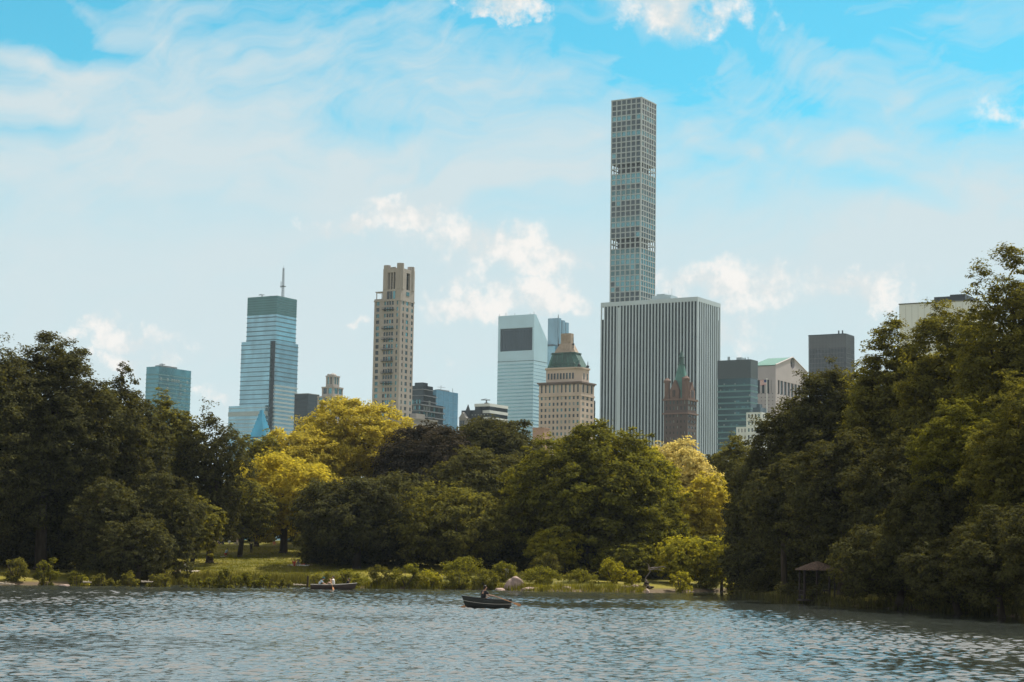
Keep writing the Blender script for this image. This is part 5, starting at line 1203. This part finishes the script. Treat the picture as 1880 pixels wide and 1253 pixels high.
# facing is -y; seated poses keep the seat at z=0
SIT = pose(pel=(0, 0, .10), wai=(0, .02, .27), che=(0, .0, .48), nec=(0, -.02, .63), hea=(0, -.04, .73), top=(0, -.04, .85), shL=(.17, 0, .57), shR=(-.17, 0, .57), elL=(.26, -.10, .34), elR=(-.26, -.10, .34), wrL=(.18, -.34, .36), wrR=(-.18, -.34, .36),
           hiL=(.09, -.02, .09), hiR=(-.09, -.02, .09), knL=(.14, -.42, .36), knR=(-.14, -.42, .36), anL=(.13, -.62, .05), anR=(-.13, -.62, .05), toL=(.13, -.78, .04), toR=(-.13, -.78, .04))
BENCH = pose(**{k: v for k, v in SIT.items()}); BENCH.update(knL=(.12, -.42, .10), knR=(-.12, -.42, .10), anL=(.12, -.50, -.28), anR=(-.12, -.50, -.28), toL=(.12, -.66, -.30), toR=(-.12, -.66, -.30))
ROW = dict(BENCH); ROW.update(wrL=(.16, -.52, .34), wrR=(-.16, -.52, .34), elL=(.24, -.26, .36), elR=(-.24, -.26, .36), che=(0, -.06, .47), nec=(0, -.10, .62), hea=(0, -.13, .72), top=(0, -.13, .84), shL=(.17, -.07, .56), shR=(-.17, -.07, .56), knL=(.13, -.45, .16), knR=(-.13, -.45, .16), anL=(.13, -.74, -.2), anR=(-.13, -.74, -.2), toL=(.13, -.84, -.10), toR=(-.13, -.84, -.10))
LEAN = dict(BENCH); LEAN.update(che=(0, -.18, .42), nec=(0, -.30, .52), hea=(0, -.37, .60), top=(0, -.41, .71), shL=(.17, -.22, .49), shR=(-.17, -.22, .49), elL=(.22, -.40, .26), elR=(-.22, -.40, .26), wrL=(.12, -.58, .20), wrR=(-.12, -.58, .20))
POINT = dict(SIT); POINT.update(elL=(.42, -.12, .55), wrL=(.62, -.22, .62), elR=(-.40, -.16, .48), wrR=(-.62, -.26, .46))
RECL = dict(SIT); RECL.update(wai=(0, .10, .24), che=(0, .20, .40), nec=(0, .27, .53), hea=(0, .27, .63), top=(0, .27, .75), shL=(.17, .22, .48), shR=(-.17, .22, .48), elL=(.22, .36, .26), elR=(-.22, .36, .26), wrL=(.22, .40, .05), wrR=(-.22, .40, .05), knL=(.10, -.45, .14), knR=(-.10, -.45, .14), anL=(.1, -.85, .05), anR=(-.1, -.85, .05), toL=(.1, -.93, .14), toR=(-.1, -.93, .14))
LIE = pose(pel=(0, 0, .12), wai=(0, .16, .12), che=(0, .38, .13), nec=(0, .55, .13), hea=(0, .65, .14), top=(0, .77, .14), shL=(.17, .48, .12), shR=(-.17, .48, .12), elL=(.28, .24, .08), elR=(-.28, .24, .08), wrL=(.26, .0, .06), wrR=(-.26, .0, .06), hiL=(.09, -.05, .11), hiR=(-.09, -.05, .11), knL=(.1, -.45, .10), knR=(-.1, -.45, .10), anL=(.1, -.86, .06), anR=(-.1, -.86, .06), toL=(.12, -.92, .16), toR=(-.12, -.92, .16))
HANDSUP = pose(elL=(.36, -.05, 1.50), wrL=(.14, -.04, 1.62), elR=(-.36, -.05, 1.50), wrR=(-.14, -.04, 1.62))
RAISE = dict(SIT); RAISE.update(elL=(.28, -.04, .76), wrL=(.2, -.04, 1.0), elR=(-.28, -.04, .76), wrR=(-.2, -.04, 1.0))
BEND = pose(wai=(0, -.10, 1.04), che=(0, -.30, 1.14), nec=(0, -.44, 1.20), hea=(0, -.53, 1.22), top=(0, -.64, 1.26), shL=(.17, -.38, 1.17), shR=(-.17, -.38, 1.17), elL=(.2, -.46, .92), elR=(-.2, -.46, .92), wrL=(.14, -.56, .70), wrR=(-.14, -.56, .70))
KNEEL = pose(**{k: (v[0], v[1], v[2] - .43) for k, v in STAND.items()}); KNEEL.update(knL=(.12, -.12, .09), knR=(-.12, -.12, .09), anL=(.12, .30, .09), anR=(-.12, .30, .09), toL=(.12, .42, .04), toR=(-.12, .42, .04), wai=(0, -.04, .64), che=(0, -.14, .84), nec=(0, -.2, .98), hea=(0, -.25, 1.07), top=(0, -.27, 1.18), shL=(.17, -.16, .93), shR=(-.17, -.16, .93), elL=(.24, -.26, .68), elR=(-.24, -.26, .68), wrL=(.16, -.42, .56), wrR=(-.16, -.42, .56))
ARMSOUT = pose(elL=(.36, -.14, 1.30), wrL=(.52, -.2, 1.36), elR=(-.36, -.14, 1.30), wrR=(-.52, -.2, 1.36))
def lerp3(a, b_, t): return tuple(a[i] + (b_[i] - a[i]) * t for i in range(3))
def person(loc, rz, P, label, shirt='white', legs='denim', hair=hairm, skin=skinm, group=None, dress=False, bare_legs=False, hat=None, scale=1., cap_shirt=True):
    root = empty('person', loc, rz); root.scale = (scale,) * 3; tag(root, label, 'person', group)
    names = ['pel', 'wai', 'che', 'nec', 'hea', 'top', 'shL', 'elL', 'wrL', 'shR', 'elR', 'wrR', 'hiL', 'knL', 'anL', 'toL', 'hiR', 'knR', 'anR', 'toR']
    rad = [(.13, .10), (.115, .09), (.14, .10), .05, .075, .062, .052, .038, .026, .052, .038, .026, .078, .055, .038, .03, .078, .055, .038, .03]
    ed = [(0, 1), (1, 2), (2, 3), (3, 4), (4, 5), (2, 6), (6, 7), (7, 8), (2, 9), (9, 10), (10, 11), (0, 12), (12, 13), (13, 14), (14, 15), (0, 16), (16, 17), (17, 18), (18, 19)]
    V = [P[n] for n in names]
    ex = MB(); hd = Vector(P['hea']); tp = Vector(P['top']); upv = (tp - hd).normalized(); c_ = hd.lerp(tp, .45); fw = Vector((0, -1, 0)); fw = (fw - upv * fw.dot(upv)); fw = fw.normalized() if fw.length > .1 else Vector((0, 0, 1)); sd_ = upv.cross(fw)
    rot = Matrix((sd_, -fw, upv)).transposed()
    ex.ell(c_, (.075, .092, .115), 12, 9, rot)                                   # skull
    ex.ell(c_ + fw * .095 - upv * .012, (.013, .02, .022), 6, 5, rot); ex.ell(c_ + fw * .082 - upv * .055, (.026, .01, .008), 6, 4, rot)   # nose, mouth
    for s in (-1, 1): ex.ell(c_ + sd_ * .076 * s, (.012, .02, .03), 6, 5, rot); ex.ell(c_ + fw * .082 + sd_ * .03 * s + upv * .012, (.012, .008, .007), 6, 4, rot)  # ears, eyes
    for s, el, wr in ((1, 'elL', 'wrL'), (-1, 'elR', 'wrR')):                    # hands: palm, four fingers, thumb
        w0 = Vector(P[wr]); dv = (w0 - Vector(P[el])).normalized(); ac = dv.cross(Vector((0, 0, 1))); ac = ac.normalized() if ac.length > .05 else Vector((1, 0, 0)); dn = dv.cross(ac)
        if dn.z > 0: dn = -dn
        ex.tube(w0 - dv * .01, w0 + dv * .075, .026, .03, 8); ex.ell(w0 + dv * .07, (.03, .03, .03), 8, 6)
        for k, ln in enumerate((.062, .072, .067, .052)):
            b0 = w0 + dv * .085 + ac * (k - 1.5) * .018; b1 = b0 + dv * ln * .5 + dn * ln * .25; b2 = b1 + dv * ln * .12 + dn * ln * .45; ex.tube(b0, b1, .0095, .009, 6); ex.tube(b1, b2, .009, .0075, 6)
        t0 = w0 + dv * .03 - ac * .026; t1 = t0 - ac * .022 + dv * .035 + dn * .012; ex.tube(t0, t1, .011, .01, 6); ex.tube(t1, t1 + dv * .025 + dn * .016, .01, .008, 6)
    skin_mesh(V, ed, rad, skin, 'body', root, 1, ex)
    # shirt: torso and upper arms
    sv = [P['wai'], lerp3(P['pel'], P['wai'], .2), P['che'], lerp3(P['che'], P['nec'], .55), P['shL'], lerp3(P['shL'], P['elL'], .75), P['shR'], lerp3(P['shR'], P['elR'], .75)]
    skin_mesh(sv, [(0, 1), (0, 2), (2, 3), (2, 4), (4, 5), (2, 6), (6, 7)], [(.155, .13), (.165, .14), (.19, .145), .085, .085, .066, .085, .066], CL[shirt], 'dress' if dress else 'shirt', root)
    if dress:
        h0 = Vector(P['pel']); kn = (Vector(P['knL']) + Vector(P['knR'])) / 2; an = (Vector(P['anL']) + Vector(P['anR'])) / 2
        skin_mesh([tuple(h0 + Vector((0, 0, .1))), tuple(h0), tuple(kn), tuple(kn.lerp(an, .6))], [(0, 1), (1, 2), (2, 3)], [(.14, .12), (.18, .15), (.25, .2), (.32, .28)], CL[shirt], 'skirt', root)
    else:
        f_ = .35 if bare_legs else .92
        L1 = [lerp3(P['hiL'], P['knL'], .6 if bare_legs else 1.), lerp3(P['hiR'], P['knR'], .6 if bare_legs else 1.)]
        vv = [P['pel'], P['hiL'], L1[0], P['hiR'], L1[1]]; ee = [(0, 1), (1, 2), (0, 3), (3, 4)]; rr = [(.15, .125), .1, .078, .1, .078]
        if not bare_legs: vv += [lerp3(P['knL'], P['anL'], .9), lerp3(P['knR'], P['anR'], .9)]; ee += [(2, 5), (4, 6)]; rr += [.062, .062]
        skin_mesh(vv, ee, rr, CL[legs], 'shorts' if bare_legs else 'trousers', root)
    hm = MB(); hm.ell(c_ + upv * .03 - fw * .018, (.086, .098, .108), 12, 8, rot); hm.ell(c_ - fw * .07 - upv * .03, (.065, .04, .09), 8, 6, rot); hm.build('hair', hair, root, True)
    if hat: hm = MB(); a = c_ + upv * .085; hm.tube(a, a + upv * .012, .17, .16, 14); hm.tube(a + upv * .012, a + upv * .095, .095, .08, 12); hm.build('hat', CL[hat], root, True)
    return root
def on_ground(px, py, d, dz=0.): 
    x = at(px, py, d).x; return Vector((x, d, gz(x, d) + dz))
def feet(px, py, lo=195, hi=330):
    """distance at which the ground is seen at that pixel"""
    for d in np.arange(lo, hi, .5):
        p = at(px, py, d)
        if p.z <= gz(p.x, d) + .0: return d
    return 262.
def put(px, py, rz, P, label, **k):
    d = feet(px, py); loc = on_ground(px, py, d); return person(loc, R(rz), P, label, **k)
def cloth(px0, px1, py, m, label, dep=1.5, th=.035):
    d = feet((px0 + px1) / 2, py); w_ = (px1 - px0) / F * d; c_ = on_ground((px0 + px1) / 2, py, d); bm = MB(); v = []; nn = 12; mm = 6
    for t in (0, 1):
        for i in range(nn + 1):
            for j in range(mm + 1):
                x = (i / nn - .5) * w_; y = (j / mm - .5) * dep; v.append((x, y, gz(c_.x + x, c_.y + y) - c_.z + .03 + (.02 * math.sin(i * 1.7 + j) + .03) + t * th))
    k_ = (nn + 1) * (mm + 1); f = []
    for i in range(nn):
        for j in range(mm):
            a = i * (mm + 1) + j; b_ = a + mm + 1; f += [(k_ + a, k_ + b_, k_ + b_ + 1, k_ + a + 1), (a, a + 1, b_ + 1, b_)]
    for i in range(nn):
        a, b_ = i * (mm + 1), (i + 1) * (mm + 1); f += [(a, b_, k_ + b_, k_ + a), (a + mm, k_ + a + mm, k_ + b_ + mm, b_ + mm)]
    for j in range(mm): a = j; f += [(a, k_ + a, k_ + a + 1, a + 1)]; a = nn * (mm + 1) + j; f += [(a, a + 1, k_ + a + 1, k_ + a)]
    bm.raw(v, f); o = bm.build('blanket', m, None, True); o.location = c_; tag(o, label, 'blanket'); return o
wb_ = CL['white']
put(461, 1017, 10, HANDSUP, 'person in dark clothes standing on the lawn with both hands at the head', shirt='black', legs='black', hair=hairm)
put(414, 1023, 120, KNEEL, 'person kneeling on the lawn in a light blue shirt and red shorts', shirt='lightblue', legs='red', bare_legs=True)
cloth(404, 412, 1023.5, wb_, 'small white blanket beside the kneeling person', .8)
put(421, 1000.5, 75, BEND, 'person in a white dress bending forward at the top of the lawn', shirt='white', dress=True)
put(436, 1001, -60, RAISE, 'person seated at the top of the lawn right of the white dress', shirt='cream', legs='cream', skin=skinm)
put(409, 1000, -10, SIT, 'person in a white hat and dark clothes seated just left of the white dress', shirt='black', legs='navy', hat='white')
put(402, 1000, 20, SIT, 'person in a white hat and grey shirt, leftmost hat of the lawn group', shirt='grey', legs='black', hat='white')
put(392, 1000.5, 15, SIT, 'fair-haired person in cream at the left of the lawn group', shirt='cream', legs='navy', hair=hairf)
put(380, 1001, 40, SIT, 'person in dark clothes, farthest left of the lawn group', shirt='black', legs='black')
put(504, 1001, 20, RECL, 'tanned person in orange sitting at the top right of the lawn', shirt='orange', legs='orange', bare_legs=True, skin=skind)
cloth(529, 567, 1039.5, wb_, 'long white picnic blanket at the right of the lawn', 1.6)
put(540, 1040, 10, RAISE, 'bather in red with raised arms sitting on the long picnic blanket', shirt='red', legs='red', bare_legs=True, skin=skind)
put(550, 1039, 80, RECL, 'person in grey reclining in the middle of the long picnic blanket', shirt='grey', legs='cream', bare_legs=True)
put(561, 1039, 85, LIE, 'person in red lying at the right end of the long picnic blanket', shirt='red', legs='navy', bare_legs=True)
put(329, 1053, -30, SIT, 'sunbather with bare legs left of the person in the white shirt at the reeds', shirt='cream', legs='white', bare_legs=True, skin=skinm)
put(342, 1050, -70, KNEEL, 'person in a white shirt kneeling beside the cream blanket', shirt='white', legs='white', skin=skinm)
cloth(348, 365, 1050, CL['cream'], 'cream blanket spread right of the kneeling person in white', 1.8)
put(45, 978, 20, STAND, 'person in a white top walking under the tallest left bank tree', shirt='white', legs='black')
put(931, 1068, 10, ARMSOUT, 'person in white shirt and white hat standing behind the boulder', shirt='white', legs='cream', hat='white')
cloth(661, 691, 1009, wb_, 'pale blanket in the shade under the wide dark tree', 2.4)
put(669, 1009, 0, SIT, 'person in orange seated left on the shaded pale blanket', shirt='orange', legs='denim', skin=skind)
put(682, 1009, 0, SIT, 'person in white seated right on the shaded pale blanket', shirt='cream', legs='denim', hair=hairf)
# ------------------------------------------------------------------ rowing boats
hullm = mat('dark green painted planks', (.022, .026, .024), .45, 0, .4, 2, .1); hullb = mat('dark brown painted planks', (.05, .035, .03), .45, 0, .4, 2, .1); rim = mat('pale rubbing strip', (.42, .40, .36), .6, 0, .2, 3); seatw = mat('varnished seat wood', (.30, .17, .09), .5, 0, .3, 4); oarw = mat('orange varnished oar wood', (.46, .22, .09), .45, 0, .25, 4); brass = mat('dull metal', (.25, .24, .22), .4, .8, .2, 5)
def rowboat(loc, rz, L_, bw, label, hm, stripe=True, bowlift=.30, free=.42):
    """bow towards +x"""
    root = empty('rowing_boat', loc, rz); tag(root, label, 'rowing boat'); n = 20; m = 9
    def sec(t, ins=0.):
        # t 0 stern..1 bow; half-section from keel to gunwale
        w_ = bw / 2 * (1 - .22 * (1 - t) ** 2) * (1 - max(0, (t - .45) / .55) ** 2.2) + .01; dep = free + bowlift * t ** 2.4 + .06 * (1 - t) ** 2; kz = -.12 + .22 * t ** 5
        x = (t - .5) * L_; rake = .42 * t ** 4 - .10 * (1 - t) ** 6; out = []
        for k in range(m):
            a = k / (m - 1); y = w_ * math.sin(a * math.pi / 2) ** .75 * (1 - ins * .5); z = kz + ins * .05 + (dep - kz - ins * .05) * (a ** 1.9); out.append((x + rake * (z - kz) - ins * .03 * (t - .5), max(0, y - ins * .03), z))
        return out
    bm = MB(); v = []; f = []
    for ins in (0., 1.):
        for i in range(n + 1):
            s_ = sec(i / n, ins); v += [(x, -y, z) for x, y, z in s_[::-1]] + s_[1:]
    W_ = 2 * m - 1; K = (n + 1) * W_
    for i in range(n):
        for j in range(W_ - 1):
            a = i * W_ + j; f += [(a, a + 1, a + W_ + 1, a + W_), (K + a, K + a + W_, K + a + W_ + 1, K + a + 1)]
        for j in (0, W_ - 1): a = i * W_ + j; f.append((a, a + W_, K + a + W_, K + a) if j == 0 else (a, K + a, K + a + W_, a + W_))
    f.append(tuple(range(W_))[::-1]); f.append(tuple(range(K, K + W_))); bm.raw(v, f); bm.build('hull', hm, root, True)
    for s in (-1, 1):
        g_ = MB(); pr = None
        for i in range(n + 1):
            p = sec(i / n)[-1]; q = Vector((p[0], p[1] * s, p[2] + .015))
            if pr is not None: g_.tube(pr, q, .028, None, 6)
            pr = q
        g_.build('gunwale', rim if not stripe else hm, root)
        g_ = MB(); pr = None
        for i in range(n + 1):
            p = sec(i / n)[-3]; q = Vector((p[0], (p[1] + .012) * s, p[2]))
            if pr is not None: g_.tube(pr, q, .016, None, 5)
            pr = q
        if stripe: g_.build('rubbing_strip', rim, root)
        g_ = MB(); p = sec(.42)[-1]; g_.tube((p[0], p[1] * s, p[2]), (p[0], p[1] * s, p[2] + .1), .02); g_.tube((p[0] - .05, p[1] * s, p[2] + .1), (p[0] - .05, p[1] * s, p[2] + .18), .012); g_.tube((p[0] + .05, p[1] * s, p[2] + .1), (p[0] + .05, p[1] * s, p[2] + .18), .012); g_.tube((p[0] - .06, p[1] * s, p[2] + .1), (p[0] + .06, p[1] * s, p[2] + .1), .014); g_.build('oarlock', brass, root)
    for t in (.12, .52, .78):
        p = sec(t)[-2]; y = p[1] * .93; z = free - .20 + (.12 if t > .7 else 0); g_ = MB(); y = y if t < .7 else y * .92; g_.box(p[0] - .13, p[0] + .13, -y, y, z, z + .035); g_.build('seat', seatw, root)
    g_ = MB(); e = sec(0)[-1]; g_.box(e[0] + .02, e[0] + .06, -e[1] * .9, e[1] * .9, .1, e[2] + .05); g_.build('transom', hm, root)
    return root
def oar(a, b_, label):
    """handle at a, blade tip at b"""
    a = Vector(a); b_ = Vector(b_); L_ = (b_ - a).length; root = empty('oar', a); tag(root, label, 'oar'); d = (b_ - a).normalized(); m = MB(); m.tube((0, 0, 0), d * .12, .018, .018, 8); m.tube(d * .12, d * (L_ - .62), .024, .02, 8); m.build('shaft', oarw, root, True)
    side = d.cross(Vector((0, -1, .15))).normalized(); nn = d.cross(side).normalized(); m = MB(); pts = [(-.66, .02), (-.5, .06), (-.3, .08), (-.04, .085), (0, .06)]; v = []
    for t, w_ in pts:
        for s1_, s2_ in ((-1, -1), (1, -1), (1, 1), (-1, 1)): v.append(tuple(d * (L_ + t) + side * w_ * s1_ + nn * .008 * s2_))
    f = [(4 * k + j, 4 * k + (j + 1) % 4, 4 * k + 4 + (j + 1) % 4, 4 * k + 4 + j) for k in range(4) for j in range(4)] + [(3, 2, 1, 0), (16, 17, 18, 19)]; m.raw(v, f); m.build('blade', oarw, root); return root
# lone rower: bow to the left and a little towards us
c_ = on_z(893, 1117.2, 0); bd = R(180 + 32)
rowboat((c_.x, c_.y, .02), bd, 3.35, 1.25, 'dark green rowing boat carrying the lone rower in the middle of the lake', hullm, free=.52)
ct, st_ = math.cos(bd), math.sin(bd); loc = lambda x, y, z: (c_.x + x * ct - y * st_, c_.y + x * st_ + y * ct, z + .02)
def unit_face(dx, dy): return math.atan2(dy, dx) + math.pi / 2
rw = person(loc(.28, 0, .42), unit_face(-ct, -st_), ROW, 'lone rower in a black shirt seated in the dark green boat, back to the lake', shirt='black', legs='navy', hair=hairm, skin=skind, scale=1.25)
fx = Vector((-ct, -st_, 0)); sdv = Vector((st_, -ct, 0))
bpy.context.view_layer.update()
def hand(root, key, P):
    w0 = Vector(P[key]); el = Vector(P['el' + key[2]]); p = w0 + (w0 - el).normalized() * .085; return root.matrix_world @ p
hA = hand(rw, 'wrL', ROW); hB_ = hand(rw, 'wrR', ROW)
A, Bq = (hA, hB_) if proj(hA)[1] > proj(hB_)[1] else (hB_, hA)      # nearer hand takes the nearer oar
near_end = at(956, 1112, c_.y - 1.0); far_end = on_z(846, 1115.5, 0)
oar(A, near_end, 'orange varnished oar lifted to the right by the lone rower'); oar(Bq, far_end + Vector((0, 0, -.03)), 'oar of the lone rower dipping into the water left of the bow')
# second boat
c2 = on_z(611, 1082.5, 0); bd2 = R(3); rb = rowboat((c2.x, c2.y, .0), bd2, 4.5, 1.3, 'long brown rowing boat carrying three people near the lawn shore', hullb, stripe=False, bowlift=.26)
ct, st_ = math.cos(bd2), math.sin(bd2); l2 = lambda x, y, z: (c2.x + x * ct - y * st_, c2.y + x * st_ + y * ct, z)
person(l2(-1.45, 0, .32), R(90), LEAN, 'passenger in light blue shirt and green cap leaning forward in the long boat', shirt='lightblue', legs='navy', hat='teal', scale=1.15)
p2 = person(l2(.05, 0, .34), R(-90), POINT, 'rower in white with both arms stretched in the middle of the long boat', shirt='white', legs='cream', bare_legs=True, skin=skinm, scale=1.15)
person(l2(1.35, 0, .38), R(-80), RECL, 'passenger in dark clothes leaning back towards the bow of the long boat', shirt='black', legs='grey', skin=skind)
bpy.context.view_layer.update()
hA = hand(p2, 'wrL', POINT); hB_ = hand(p2, 'wrR', POINT)
oar(hA, Vector((hA.x + .6, hA.y - 2.0 if hA.y < hB_.y else hA.y + 2., .0)), 'oar in the rower\'s hand pointing away from the bow of the long boat' if hA.y > hB_.y else 'oar of the long boat on the near side'); oar(hB_, Vector((hB_.x + .6, hB_.y - 2.0 if hB_.y < hA.y else hB_.y + 2., .0)), 'oar of the long boat on the near side' if hB_.y < hA.y else 'oar of the long boat on the far side')
